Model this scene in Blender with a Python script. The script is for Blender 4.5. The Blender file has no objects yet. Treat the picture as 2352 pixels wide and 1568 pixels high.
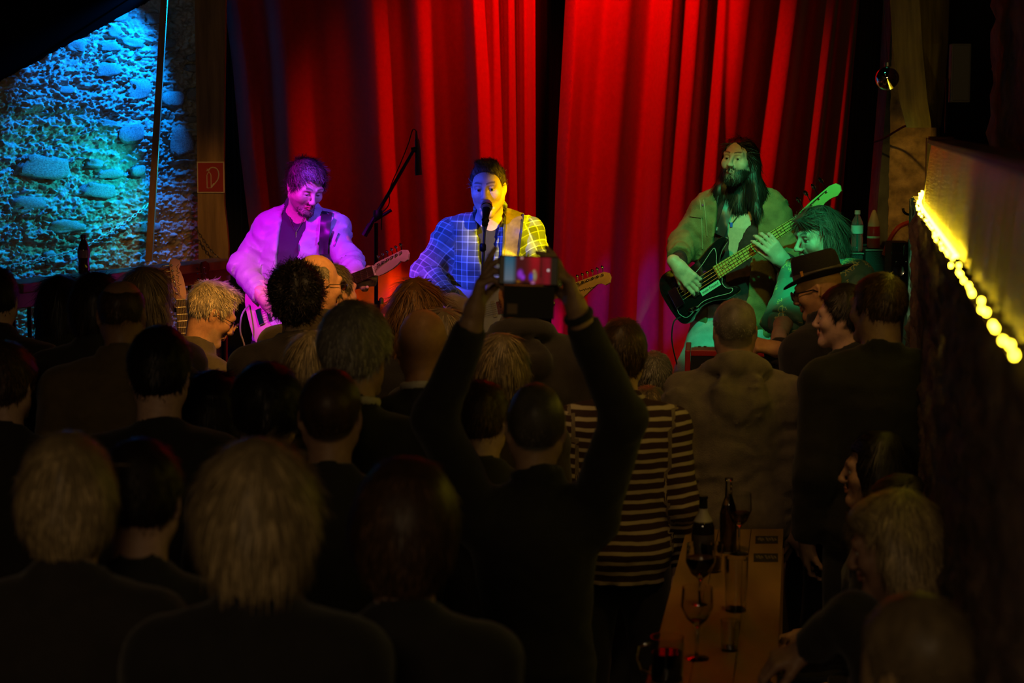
import bpy, bmesh, math, random
import numpy as np
from mathutils import Vector, Matrix

# ------------------------------------------------------------------ camera, world, lights, exposure
SC = bpy.context.scene
COL = SC.collection
FPX, CAMZ = 4500.0, 2.25
PITCH = math.atan(504.0 / FPX)
cam_data = bpy.data.cameras.new('camera')
cam_data.sensor_width = 36.0
cam_data.lens = FPX / 2352.0 * 36.0
cam_data.dof.use_dof = True
cam_data.dof.focus_distance = 8.6
cam_data.dof.aperture_fstop = 3.6
cam_data.clip_end = 60
cam = bpy.data.objects.new('camera', cam_data)
cam.location = (0, 0, CAMZ)
cam.rotation_euler = (math.pi / 2 - PITCH, 0, 0)
COL.objects.link(cam)
SC.camera = cam
SC.view_settings.view_transform = 'Standard'
SC.view_settings.look = 'None'
SC.view_settings.gamma = 1.0
SC.view_settings.exposure = 0.0
SC.view_settings.use_curve_mapping = False
world = bpy.data.worlds.new('night')
world.use_nodes = True
world.node_tree.nodes['Background'].inputs[0].default_value = (0.020, 0.016, 0.012, 1)
world.node_tree.nodes['Background'].inputs[1].default_value = 0.12
SC.world = world


def at(px, py, Y):
    """world point seen at a photograph pixel, at depth Y"""
    dx = (px - 1176.0) / FPX
    dy = -(py - 784.0) / FPX
    c, s = math.cos(PITCH), math.sin(PITCH)
    t = Y / (c + dy * s)
    return Vector((t * dx, Y, CAMZ + t * (-s + dy * c)))


def spot(name, loc, target, color, power, angle, blend=0.5, radius=0.05):
    l = bpy.data.lights.new(name, 'SPOT')
    l.color = color
    l.energy = power
    l.spot_size = math.radians(angle)
    l.spot_blend = blend
    l.shadow_soft_size = radius
    o = bpy.data.objects.new(name, l)
    o.location = loc
    d = Vector(target) - Vector(loc)
    o.rotation_euler = d.to_track_quat('-Z', 'Y').to_euler()
    COL.objects.link(o)
    return o


def area(name, loc, target, color, power, sx, sy):
    l = bpy.data.lights.new(name, 'AREA')
    l.shape = 'RECTANGLE'
    l.size, l.size_y = sx, sy
    l.color = color
    l.energy = power
    o = bpy.data.objects.new(name, l)
    o.location = loc
    d = Vector(target) - Vector(loc)
    o.rotation_euler = d.to_track_quat('-Z', 'Y').to_euler()
    COL.objects.link(o)
    return o


# stage lamps on the bar above the audience's front rows
spot('lamp_magenta', (-1.85, 6.9, 2.82), (-0.94, 8.65, 1.66), (0.72, 0.0, 1.0), 370, 21.5, 0.2)
spot('lamp_violet', (0.40, 7.0, 3.15), (-0.74, 8.75, 1.74), (0.14, 0.06, 1.0), 230, 15, 0.3)
spot('lamp_blue', (-1.95, 7.35, 2.80), (-0.30, 8.85, 1.78), (0.015, 0.05, 1.0), 620, 15.5, 0.35)
spot('lamp_yellow', (1.35, 7.0, 3.05), (0.13, 8.85, 1.83), (1.0, 0.66, 0.0), 1000, 13.5, 0.35)
spot('lamp_green', (1.10, 6.2, 3.40), (1.17, 8.8, 1.66), (0.04, 1.0, 0.36), 330, 18, 0.25)
spot('lamp_green_edge', (0.95, 6.9, 3.2), (1.66, 7.95, 1.5), (0.05, 1.0, 0.5), 34, 15, 0.6)
spot('lamp_olive', (0.2, 6.6, 3.5), (1.0, 9.05, 1.75), (0.80, 0.62, 0.06), 75, 16, 0.4)
spot('lamp_pink', (-0.25, 6.6, 3.2), (-0.50, 8.25, 1.60), (1.0, 0.06, 0.50), 75, 10, 0.5)
spot('lamp_amber', (0.85, 6.3, 3.3), (0.34, 8.40, 1.58), (1.0, 0.48, 0.03), 75, 8, 0.5)
# red washes over the curtain
spot('lamp_red_top', (0.46, 9.62, 4.0), (0.42, 10.22, 2.3), (1.0, 0.0, 0.0), 190, 92, 1.0, 0.06)
spot('lamp_red_top_side', (-0.10, 9.35, 3.75), (-0.32, 10.35, 1.9), (1.0, 0.0, 0.0), 34, 66, 1.0, 0.06)
spot('lamp_purple_low', (0.5, 7.4, 3.9), (0.62, 10.2, 1.0), (0.60, 0.0, 0.60), 42, 22, 1.0, 0.10)
# blue floods raking along the stone wall from behind the post
spot('lamp_wall_blue', (-1.49, 9.96, 3.02), (-2.45, 9.62, 1.80), (0.0, 0.20, 1.0), 270, 88, 0.6, 0.015)
spot('lamp_wall_cyan', (-1.50, 9.95, 2.15), (-2.30, 9.74, 1.75), (0.0, 0.80, 1.0), 32, 90, 0.9, 0.015)
# warm house lamps, plus an added fill over the table
spot('lamp_house_amber', (0.15, 6.0, 3.45), (-1.02, 8.1, 1.56), (1.0, 0.40, 0.05), 300, 19, 0.7, 0.08)
spot('lamp_house_amber_side', (0.30, 5.6, 3.55), (1.25, 7.4, 1.5), (1.0, 0.50, 0.17), 50, 30, 0.9, 0.08)
spot('lamp_house_amber_post', (-0.85, 6.4, 3.2), (-1.56, 9.6, 1.75), (1.0, 0.45, 0.06), 75, 15, 0.9, 0.05)
spot('lamp_house_amber_pier', (0.75, 6.6, 3.35), (1.86, 9.1, 1.95), (1.0, 0.55, 0.08), 60, 13, 0.8, 0.05)
spot('lamp_house_warm', (-0.1, 5.4, 3.7), (-0.25, 7.1, 1.6), (1.0, 0.54, 0.18), 75, 50, 1.0, 0.12)
spot('table_fill', (0.75, 5.0, 3.7), (0.75, 6.2, 0.74), (1.0, 0.52, 0.14), 36, 34, 1.0, 0.15)  # unseen spot added to brighten the table top
area('bar_lamp_behind_audience', (-0.6, -0.9, 3.3), (0.2, 5.5, 1.2), (1.0, 0.66, 0.34), 18, 1.6, 0.5)
SC.cycles.use_adaptive_sampling = True
SC.cycles.adaptive_threshold = 0.03
SC.cycles.max_bounces = 5
SC.cycles.diffuse_bounces = 1
SC.cycles.glossy_bounces = 3
SC.cycles.transmission_bounces = 5
SC.cycles.caustics_reflective = False
SC.cycles.caustics_refractive = False

# ------------------------------------------------------------------ helpers


def link(o, parent=None):
    COL.objects.link(o)
    if parent is not None:
        o.parent = parent
    return o


def tag(o, label=None, cat=None, group=None, kind=None):
    if label:
        o['label'] = label
    if cat:
        o['category'] = cat
    if group:
        o['group'] = group
    if kind:
        o['kind'] = kind
    return o


def empty(name, loc=(0, 0, 0), label=None, cat=None, group=None):
    o = bpy.data.objects.new(name, None)
    o.location = loc
    o.empty_display_size = 0.05
    COL.objects.link(o)
    return tag(o, label, cat, group)


def mesh_np(name, V, F, smooth=True):
    """V (n,3) array, F (m,k) array of one face size, or a list of faces"""
    me = bpy.data.meshes.new(name)
    V = np.asarray(V, dtype=np.float32)
    if isinstance(F, list):
        me.from_pydata(V.tolist(), [], F)
    else:
        F = np.asarray(F, dtype=np.int32)
        n, k = F.shape
        me.vertices.add(len(V))
        me.vertices.foreach_set('co', V.ravel())
        me.loops.add(n * k)
        me.loops.foreach_set('vertex_index', F.ravel())
        me.polygons.add(n)
        me.polygons.foreach_set('loop_start', np.arange(0, n * k, k, dtype=np.int32))
        me.update(calc_edges=True)
    if smooth and len(me.polygons):
        me.polygons.foreach_set('use_smooth', np.ones(len(me.polygons), dtype=bool))
    me.update()
    return me


def obj(name, me, m=None, parent=None, loc=None):
    o = bpy.data.objects.new(name, me)
    if m is not None:
        me.materials.clear()
        me.materials.append(m)
    if loc is not None:
        o.location = loc
    return link(o, parent)


class MB:
    """collects simple shapes into one mesh"""

    def __init__(s):
        s.v, s.f = [], []

    def add(s, V, F):
        b = len(s.v)
        s.v += [tuple(p) for p in V]
        s.f += [tuple(i + b for i in q) for q in F]
        return s

    def box(s, c, d, R=None, bev=0.0):
        c = Vector(c)
        h = [x / 2 for x in d]
        if bev <= 0:
            V = [Vector((sx * h[0], sy * h[1], sz * h[2])) for sx in (-1, 1) for sy in (-1, 1) for sz in (-1, 1)]
            F = [(0, 1, 3, 2), (4, 6, 7, 5), (0, 4, 5, 1), (2, 3, 7, 6), (0, 2, 6, 4), (1, 5, 7, 3)]
        else:
            bm = bmesh.new()
            bmesh.ops.create_cube(bm, size=1.0)
            for v in bm.verts:
                v.co = Vector((v.co.x * d[0], v.co.y * d[1], v.co.z * d[2]))
            bmesh.ops.bevel(bm, geom=bm.edges[:], offset=bev, segments=2, profile=0.5, affect='EDGES')
            bm.verts.index_update()
            V = [v.co.copy() for v in bm.verts]
            F = [[v.index for v in f.verts] for f in bm.faces]
            bm.free()
        if R is not None:
            V = [R @ p for p in V]
        return s.add([p + c for p in V], F)

    def tube(s, pts, r, n=8, cap=True):
        pts = [Vector(p) for p in pts]
        rs = r if isinstance(r, (list, tuple)) else [r] * len(pts)
        V, F = [], []
        up = None
        for i, p in enumerate(pts):
            a = pts[max(0, i - 1)]
            b = pts[min(len(pts) - 1, i + 1)]
            t = (b - a).normalized()
            if up is None:
                up = Vector((0, 0, 1)) if abs(t.z) < 0.9 else Vector((1, 0, 0))
            x = t.cross(up).normalized()
            up = x.cross(t).normalized()
            for k in range(n):
                an = 2 * math.pi * k / n
                V.append(p + (x * math.cos(an) + up * math.sin(an)) * rs[i])
        for i in range(len(pts) - 1):
            for k in range(n):
                k2 = (k + 1) % n
                F.append((i * n + k, i * n + k2, (i + 1) * n + k2, (i + 1) * n + k))
        if cap:
            F.append(tuple(range(n))[::-1])
            F.append(tuple(range((len(pts) - 1) * n, len(pts) * n)))
        return s.add(V, F)

    def lathe(s, prof, c=(0, 0, 0), n=20, R=None):
        """prof list of (r, z)"""
        c = Vector(c)
        V, F = [], []
        for r, z in prof:
            for k in range(n):
                an = 2 * math.pi * k / n
                p = Vector((r * math.cos(an), r * math.sin(an), z))
                V.append((R @ p if R is not None else p) + c)
        for i in range(len(prof) - 1):
            for k in range(n):
                k2 = (k + 1) % n
                F.append((i * n + k, i * n + k2, (i + 1) * n + k2, (i + 1) * n + k))
        F.append(tuple(range(n))[::-1])
        F.append(tuple(range((len(prof) - 1) * n, len(prof) * n)))
        return s.add(V, F)

    def prism(s, outline, t0, t1, M=None, bev=0.0):
        """outline list of (x, y), extruded along local z from t0 to t1; M maps local to world"""
        bm = bmesh.new()
        vs = [bm.verts.new((x, y, t0)) for x, y in outline]
        f = bm.faces.new(vs)
        r = bmesh.ops.extrude_face_region(bm, geom=[f])
        top = [g for g in r['geom'] if isinstance(g, bmesh.types.BMVert)]
        for v in top:
            v.co.z = t1
        bmesh.ops.recalc_face_normals(bm, faces=bm.faces[:])
        if bev > 0:
            ed = [e for e in bm.edges if abs(e.verts[0].co.z - e.verts[1].co.z) < 1e-6]
            bmesh.ops.bevel(bm, geom=ed, offset=bev, segments=2, profile=0.5, affect='EDGES')
        bm.verts.index_update()
        V = [v.co.copy() for v in bm.verts]
        F = [[v.index for v in q.verts] for q in bm.faces]
        bm.free()
        if M is not None:
            V = [M @ p for p in V]
        return s.add(V, F)

    def build(s, name, m, parent=None, smooth=False, loc=None):
        me = bpy.data.meshes.new(name)
        me.from_pydata([tuple(p) for p in s.v], [], [list(q) for q in s.f])
        me.update()
        if smooth:
            me.polygons.foreach_set('use_smooth', np.ones(len(me.polygons), dtype=bool))
            try:
                me.set_sharp_from_angle(angle=math.radians(40))
            except Exception:
                pass
        return obj(name, me, m, parent, loc)


def smooth_curve(pts, n=6, closed=True):
    """Catmull-Rom through 2D/3D points"""
    P = [np.array(p, float) for p in pts]
    N = len(P)
    out = []
    rng = range(N) if closed else range(N - 1)
    for i in rng:
        if closed:
            p0, p1, p2, p3 = P[(i - 1) % N], P[i], P[(i + 1) % N], P[(i + 2) % N]
        else:
            p0, p1, p2, p3 = P[max(0, i - 1)], P[i], P[i + 1], P[min(N - 1, i + 2)]
        for k in range(n):
            t = k / n
            out.append(tuple(0.5 * (2 * p1 + (p2 - p0) * t + (2 * p0 - 5 * p1 + 4 * p2 - p3) * t * t + (3 * p1 - p0 - 3 * p2 + p3) * t ** 3)))
    if not closed:
        out.append(tuple(P[-1]))
    return out


# ------------------------------------------------------------------ materials
MATS = {}


def mat(name, color=(0.5, 0.5, 0.5), rough=0.6, metal=0.0, noise=0.0, nscale=20.0, bump=0.0, bscale=120.0, attr=None,
        emit=None, estr=0.0, trans=0.0, ior=1.45, sheen=0.0, coat=0.0, spec=0.5, sss=0.0, stretch=(1, 1, 1)):
    if name in MATS:
        return MATS[name]
    m = bpy.data.materials.new(name)
    m.use_nodes = True
    nt = m.node_tree
    b = nt.nodes['Principled BSDF']
    b.inputs['Roughness'].default_value = rough
    b.inputs['Metallic'].default_value = metal
    b.inputs['IOR'].default_value = ior
    b.inputs['Specular IOR Level'].default_value = spec
    b.inputs['Transmission Weight'].default_value = trans
    b.inputs['Coat Weight'].default_value = coat
    b.inputs['Sheen Weight'].default_value = sheen
    if sss:
        b.inputs['Subsurface Weight'].default_value = sss
        b.inputs['Subsurface Radius'].default_value = (0.02, 0.01, 0.005)
        b.inputs['Subsurface Scale'].default_value = 0.3
    src = None
    if attr:
        a = nt.nodes.new('ShaderNodeAttribute')
        a.attribute_name = attr
        src = a.outputs['Color']
    b.inputs['Base Color'].default_value = (*color, 1)
    tc = None
    if noise > 0 or bump > 0:
        tc = nt.nodes.new('ShaderNodeTexCoord')
        mp = nt.nodes.new('ShaderNodeMapping')
        mp.inputs['Scale'].default_value = stretch
        nt.links.new(tc.outputs['Object'], mp.inputs[0])
    if noise > 0:
        n = nt.nodes.new('ShaderNodeTexNoise')
        n.inputs['Scale'].default_value = nscale
        n.inputs['Detail'].default_value = 5
        nt.links.new(mp.outputs[0], n.inputs['Vector'])
        mr = nt.nodes.new('ShaderNodeMapRange')
        mr.inputs[1].default_value = 0.3
        mr.inputs[2].default_value = 0.7
        mr.inputs[3].default_value = 1 - noise
        mr.inputs[4].default_value = 1 + noise
        nt.links.new(n.outputs['Fac'], mr.inputs[0])
        mx = nt.nodes.new('ShaderNodeMix')
        mx.data_type = 'RGBA'
        mx.blend_type = 'MULTIPLY'
        mx.inputs[0].default_value = 1.0
        mx.inputs[6].default_value = (*color, 1)
        if src is not None:
            nt.links.new(src, mx.inputs[6])
        nt.links.new(mr.outputs[0], mx.inputs[7])
        src = mx.outputs[2]
    if src is not None:
        nt.links.new(src, b.inputs['Base Color'])
    if bump > 0:
        n2 = nt.nodes.new('ShaderNodeTexNoise')
        n2.inputs['Scale'].default_value = bscale
        n2.inputs['Detail'].default_value = 3
        nt.links.new(mp.outputs[0], n2.inputs['Vector'])
        bp = nt.nodes.new('ShaderNodeBump')
        bp.inputs['Strength'].default_value = bump
        bp.inputs['Distance'].default_value = 0.01
        nt.links.new(n2.outputs['Fac'], bp.inputs['Height'])
        nt.links.new(bp.outputs[0], b.inputs['Normal'])
    if emit is not None:
        b.inputs['Emission Color'].default_value = (*emit, 1)
        b.inputs['Emission Strength'].default_value = estr
    MATS[name] = m
    return m


def color_attr(me, C, name='Col'):
    a = me.color_attributes.new(name=name, type='FLOAT_COLOR', domain='POINT')
    C = np.asarray(C, np.float32)
    if C.shape[1] == 3:
        C = np.hstack([C, np.ones((len(C), 1), np.float32)])
    a.data.foreach_set('color', C.ravel())


# value noise, numpy
_rs = np.random.RandomState(7)
_PERM = _rs.rand(64, 64, 64).astype(np.float32)


def vnoise(x, y, z):
    xi, yi, zi = np.floor(x).astype(int), np.floor(y).astype(int), np.floor(z).astype(int)
    fx, fy, fz = x - xi, y - yi, z - zi
    fx, fy, fz = fx * fx * (3 - 2 * fx), fy * fy * (3 - 2 * fy), fz * fz * (3 - 2 * fz)
    r = 0
    for a in (0, 1):
        for b in (0, 1):
            for c in (0, 1):
                w = (fx if a else 1 - fx) * (fy if b else 1 - fy) * (fz if c else 1 - fz)
                r = r + w * _PERM[(xi + a) & 63, (yi + b) & 63, (zi + c) & 63]
    return r * 2 - 1


def fbm(x, y, z, o=4, g=0.5):
    r, a = 0, 1.0
    for i in range(o):
        r = r + a * vnoise(x + 13.7 * i, y + 5.1 * i, z + 9.3 * i)
        x, y, z = x * 2.03, y * 2.03, z * 2.03
        a *= g
    return r
# ------------------------------------------------------------------ implicit surfaces (bodies and clothes)
def axis(lo, hi, H, bands):
    xs = [lo]
    x = lo
    while x < hi:
        h = H
        for a, b, hb in bands:
            if x < b and x > a - 1e-6:
                h = min(h, hb)
            elif x <= a:
                h = min(h, max(hb, (a - x) * 0.45 + hb))
            else:
                h = min(h, max(hb, (x - b) * 0.45 + hb))
        x += h
        xs.append(x)
    return np.array(xs, np.float32)


class SDF:
    def __init__(s, lo, hi, H, bands=()):
        s.ax = [axis(lo[i], hi[i], H, [(b[0][i], b[1][i], b[2]) for b in bands]) for i in range(3)]
        s.F = np.full([len(a) for a in s.ax], 1.0, np.float32)
        s.H = H

    def block(s, lo, hi):
        sl = []
        for i in range(3):
            a = max(0, int(np.searchsorted(s.ax[i], lo[i])) - 1)
            b = min(len(s.ax[i]), int(np.searchsorted(s.ax[i], hi[i])) + 1)
            if b <= a:
                return None
            sl.append(slice(a, b))
        X = s.ax[0][sl[0]][:, None, None]
        Y = s.ax[1][sl[1]][None, :, None]
        Z = s.ax[2][sl[2]][None, None, :]
        return tuple(sl), X, Y, Z

    def put(s, fn, lo, hi, k, mode='u'):
        e = k + 2.5 * s.H
        B = s.block([v - e for v in lo], [v + e for v in hi])
        if B is None:
            return
        sl, X, Y, Z = B
        d = fn(X, Y, Z)
        a = s.F[sl]
        if mode == 's':
            d = -d
            h = np.maximum(k - np.abs(a - d), 0) / k
            s.F[sl] = np.maximum(a, d) + h * h * k * 0.25
        else:
            h = np.maximum(k - np.abs(a - d), 0) / k
            s.F[sl] = np.minimum(a, d) - h * h * k * 0.25

    def cap(s, p0, p1, r0, r1=None, k=0.02, mode='u', cut=None):
        r1 = r0 if r1 is None else r1
        p0, p1 = np.array(p0, np.float32), np.array(p1, np.float32)
        ab = p1 - p0
        L2 = max(float(ab @ ab), 1e-9)
        L = math.sqrt(L2)

        def fn(X, Y, Z):
            x, y, z = X - p0[0], Y - p0[1], Z - p0[2]
            tt = (x * ab[0] + y * ab[1] + z * ab[2]) / L2
            t = np.clip(tt, 0, 1)
            d = np.sqrt((x - t * ab[0]) ** 2 + (y - t * ab[1]) ** 2 + (z - t * ab[2]) ** 2) - (r0 + (r1 - r0) * t)
            if cut is not None:
                d = np.maximum(d, (tt - cut) * L)
            return d
        r = max(r0, r1)
        s.put(fn, np.minimum(p0, p1) - r, np.maximum(p0, p1) + r, k, mode)

    def ell(s, c, r, R=None, k=0.02, mode='u'):
        c = np.array(c, np.float32)
        r = np.array(r, np.float32)
        Rm = np.eye(3, dtype=np.float32) if R is None else np.array(R, np.float32)

        def fn(X, Y, Z):
            x, y, z = X - c[0], Y - c[1], Z - c[2]
            q = [x * Rm[0, i] + y * Rm[1, i] + z * Rm[2, i] for i in range(3)]
            k0 = np.sqrt((q[0] / r[0]) ** 2 + (q[1] / r[1]) ** 2 + (q[2] / r[2]) ** 2)
            k1 = np.sqrt((q[0] / r[0] ** 2) ** 2 + (q[1] / r[1] ** 2) ** 2 + (q[2] / r[2] ** 2) ** 2) + 1e-6
            return k0 * (k0 - 1) / k1
        e = np.abs(Rm) @ r
        s.put(fn, c - e, c + e, k, mode)

    def loft(s, p0, p1, side, secs, k=0.03, mode='u'):
        """secs: list of (t, half width, half depth, forward offset)"""
        p0, p1 = np.array(p0, np.float32), np.array(p1, np.float32)
        ax = p1 - p0
        L = float(np.linalg.norm(ax))
        ax = ax / L
        sd = np.array(side, np.float32)
        sd = sd - ax * (sd @ ax)
        sd /= np.linalg.norm(sd)
        fw = np.cross(ax, sd)
        T = [q[0] for q in secs]

        def fn(X, Y, Z):
            x, y, z = X - p0[0], Y - p0[1], Z - p0[2]
            t = (x * ax[0] + y * ax[1] + z * ax[2]) / L
            u = x * sd[0] + y * sd[1] + z * sd[2]
            w = x * fw[0] + y * fw[1] + z * fw[2]
            tc = np.clip(t, T[0], T[-1])
            a = np.interp(tc, T, [q[1] for q in secs]).astype(np.float32)
            b = np.interp(tc, T, [q[2] for q in secs]).astype(np.float32)
            c = np.interp(tc, T, [q[3] for q in secs]).astype(np.float32)
            w = w - c
            k0 = np.sqrt((u / a) ** 2 + (w / b) ** 2)
            k1 = np.sqrt((u / a ** 2) ** 2 + (w / b ** 2) ** 2) + 1e-6
            d = k0 * (k0 - 1) / k1
            d = np.where(k0 < 0.3, -np.minimum(a, b) * (1 - k0), d)
            return np.maximum(d, np.maximum((T[0] - t) * L, (t - T[-1]) * L))
        A = max(q[1] for q in secs)
        Bm = max(q[2] + abs(q[3]) for q in secs)
        m = max(A, Bm)
        e0 = p0 + ax * L * T[0]
        e1 = p0 + ax * L * T[-1]
        s.put(fn, np.minimum(e0, e1) - m, np.maximum(e0, e1) + m, k, mode)

    def ring(s, c, n, R, r, k=0.01, sq=1.0, side=None):
        """torus round axis n"""
        c, n = np.array(c, np.float32), np.array(n, np.float32)
        n = n / np.linalg.norm(n)

        def fn(X, Y, Z):
            x, y, z = X - c[0], Y - c[1], Z - c[2]
            h = x * n[0] + y * n[1] + z * n[2]
            q = np.sqrt(np.maximum(x * x + y * y + z * z - h * h, 0)) - R
            return np.sqrt(q * q + (h / sq) ** 2) - r
        e = R + r * max(1, sq)
        s.put(fn, c - e, c + e, k)

    def plane_cut(s, p, n):
        """removes what lies on the n side of the plane"""
        X, Y, Z = s.ax[0][:, None, None], s.ax[1][None, :, None], s.ax[2][None, None, :]
        d = (X - p[0]) * n[0] + (Y - p[1]) * n[1] + (Z - p[2]) * n[2]
        s.F = np.maximum(s.F, d.astype(np.float32))

    def wrinkle(s, amp, fx=30, fz=30, seed=0, band=0.04):
        I = np.nonzero(np.abs(s.F) < band)
        x, y, z = s.ax[0][I[0]], s.ax[1][I[1]], s.ax[2][I[2]]
        n = vnoise(x * fx + seed, y * fx + 3.3, z * fz + seed * 0.7 + 2 * vnoise(x * 9, y * 9, z * 9 + seed))
        n2 = vnoise(x * 11 + 40 + seed, y * 11, z * 11)
        s.F[I] += (amp * (0.8 * n + 0.8 * n2)).astype(np.float32)

    def folds(s, bones, amp, fa=24.0, fc=7.0, seed=0, band=0.035):
        """cloth folds running round the limbs: sharp crests across each bone"""
        I = np.nonzero(np.abs(s.F) < band)
        p = np.stack([s.ax[0][I[0]], s.ax[1][I[1]], s.ax[2][I[2]]], 1).astype(np.float64)
        best = np.full(len(p), 1e9)
        out = np.zeros(len(p))
        for i, (a, b, rr, w) in enumerate(bones):
            ab = b - a
            L = np.linalg.norm(ab)
            t = ((p - a) @ ab) / L
            tc = np.clip(t, 0, L)
            d = np.linalg.norm(p - a - (tc / L)[:, None] * ab, axis=1) - rr
            q = p * fc + seed + i * 5.3
            n = vnoise(t * fa + 1.6 * vnoise(*(p * 9 + i).T), q[:, 0], q[:, 1] + q[:, 2])
            r = 1 - 2.2 * np.abs(n)
            m = d < best
            out = np.where(m, r * w, out)
            best = np.where(m, d, best)
        s.F[I] -= (amp * out).astype(np.float32)

    def surface(s):
        F = s.F
        ins = F < 0
        n = ins.shape
        cnt = np.zeros([d - 1 for d in n], np.int8)
        for a in (0, 1):
            for b in (0, 1):
                for c in (0, 1):
                    cnt += ins[a:n[0] - 1 + a, b:n[1] - 1 + b, c:n[2] - 1 + c]
        I = np.nonzero((cnt > 0) & (cnt < 8))
        idx = np.full(cnt.shape, -1, np.int32)
        idx[I] = np.arange(len(I[0]))
        P = np.zeros((len(I[0]), 3), np.float32)
        W = np.zeros(len(I[0]), np.float32)
        C = {}
        for a in (0, 1):
            for b in (0, 1):
                for c in (0, 1):
                    C[a, b, c] = F[I[0] + a, I[1] + b, I[2] + c]
        for ed in range(3):
            for u in (0, 1):
                for v in (0, 1):
                    o0 = [0, 0, 0]
                    oth = [q for q in range(3) if q != ed]
                    o0[oth[0]], o0[oth[1]] = u, v
                    o1 = list(o0)
                    o1[ed] = 1
                    fa, fb = C[tuple(o0)], C[tuple(o1)]
                    m = (fa < 0) != (fb < 0)
                    t = np.where(m, fa / np.where(m, fa - fb, 1), 0)
                    for q in range(3):
                        P[:, q] += np.where(m, t if q == ed else o0[q], 0)
                    W += m
        P /= W[:, None]
        V = np.empty_like(P)
        for q in range(3):
            a0 = s.ax[q][I[q]]
            V[:, q] = a0 + P[:, q] * (s.ax[q][I[q] + 1] - a0)
        quads = []
        for ed in range(3):
            o = [q for q in range(3) if q != ed]
            A = [slice(1, -1)] * 3
            A[ed] = slice(0, -1)
            Bs = [slice(1, -1)] * 3
            Bs[ed] = slice(1, None)
            sa, sb = ins[tuple(A)], ins[tuple(Bs)]
            E = np.nonzero(sa != sb)
            base = [E[0].copy(), E[1].copy(), E[2].copy()]
            for q in o:
                base[q] += 1
            flip = sa[E]

            def cell(du, dv):
                c = list(base)
                c[o[0]] = base[o[0]] + du
                c[o[1]] = base[o[1]] + dv
                return idx[tuple(c)]
            q4 = np.stack([cell(-1, -1), cell(0, -1), cell(0, 0), cell(-1, 0)], 1)
            if ed == 1:
                flip = ~flip
            q4 = np.where(flip[:, None], q4, q4[:, ::-1])
            quads.append(q4)
        Q = np.concatenate(quads)
        Q = Q[(Q >= 0).all(1)]
        return V, Q

    def mesh(s, name):
        V, Q = s.surface()
        return mesh_np(name, V, Q)


def vnormals(me):
    N = np.empty(len(me.vertices) * 3, np.float32)
    me.vertices.foreach_get('normal', N)
    V = np.empty(len(me.vertices) * 3, np.float32)
    me.vertices.foreach_get('co', V)
    return V.reshape(-1, 3), N.reshape(-1, 3)
# ------------------------------------------------------------------ people
V3 = lambda *a: np.array(a, np.float64)


def nrm(v):
    v = np.array(v, float)
    return v / (np.linalg.norm(v) + 1e-9)


def frame_yaw(a):
    a = math.radians(a)
    return V3(math.cos(a), -math.sin(a), 0), V3(math.sin(a), math.cos(a), 0)


def head_rot(yaw, pitch=0, roll=0):
    a, p, q = math.radians(yaw), math.radians(pitch), math.radians(roll)
    f = V3(math.sin(a) * math.cos(p), math.cos(a) * math.cos(p), math.sin(p))
    r = V3(math.cos(a), -math.sin(a), 0)
    u = np.cross(r, f)
    r2 = r * math.cos(q) + u * math.sin(q)
    u2 = np.cross(r2, f)
    return np.stack([r2, f, u2], 1)


def rotv(v, ax, ang):
    v, ax = np.array(v, float), nrm(ax)
    c, s = math.cos(ang), math.sin(ang)
    return v * c + np.cross(ax, v) * s + ax * (ax @ v) * (1 - c)


def P(px, py, Y):
    return np.array(at(px, py, Y))


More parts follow.
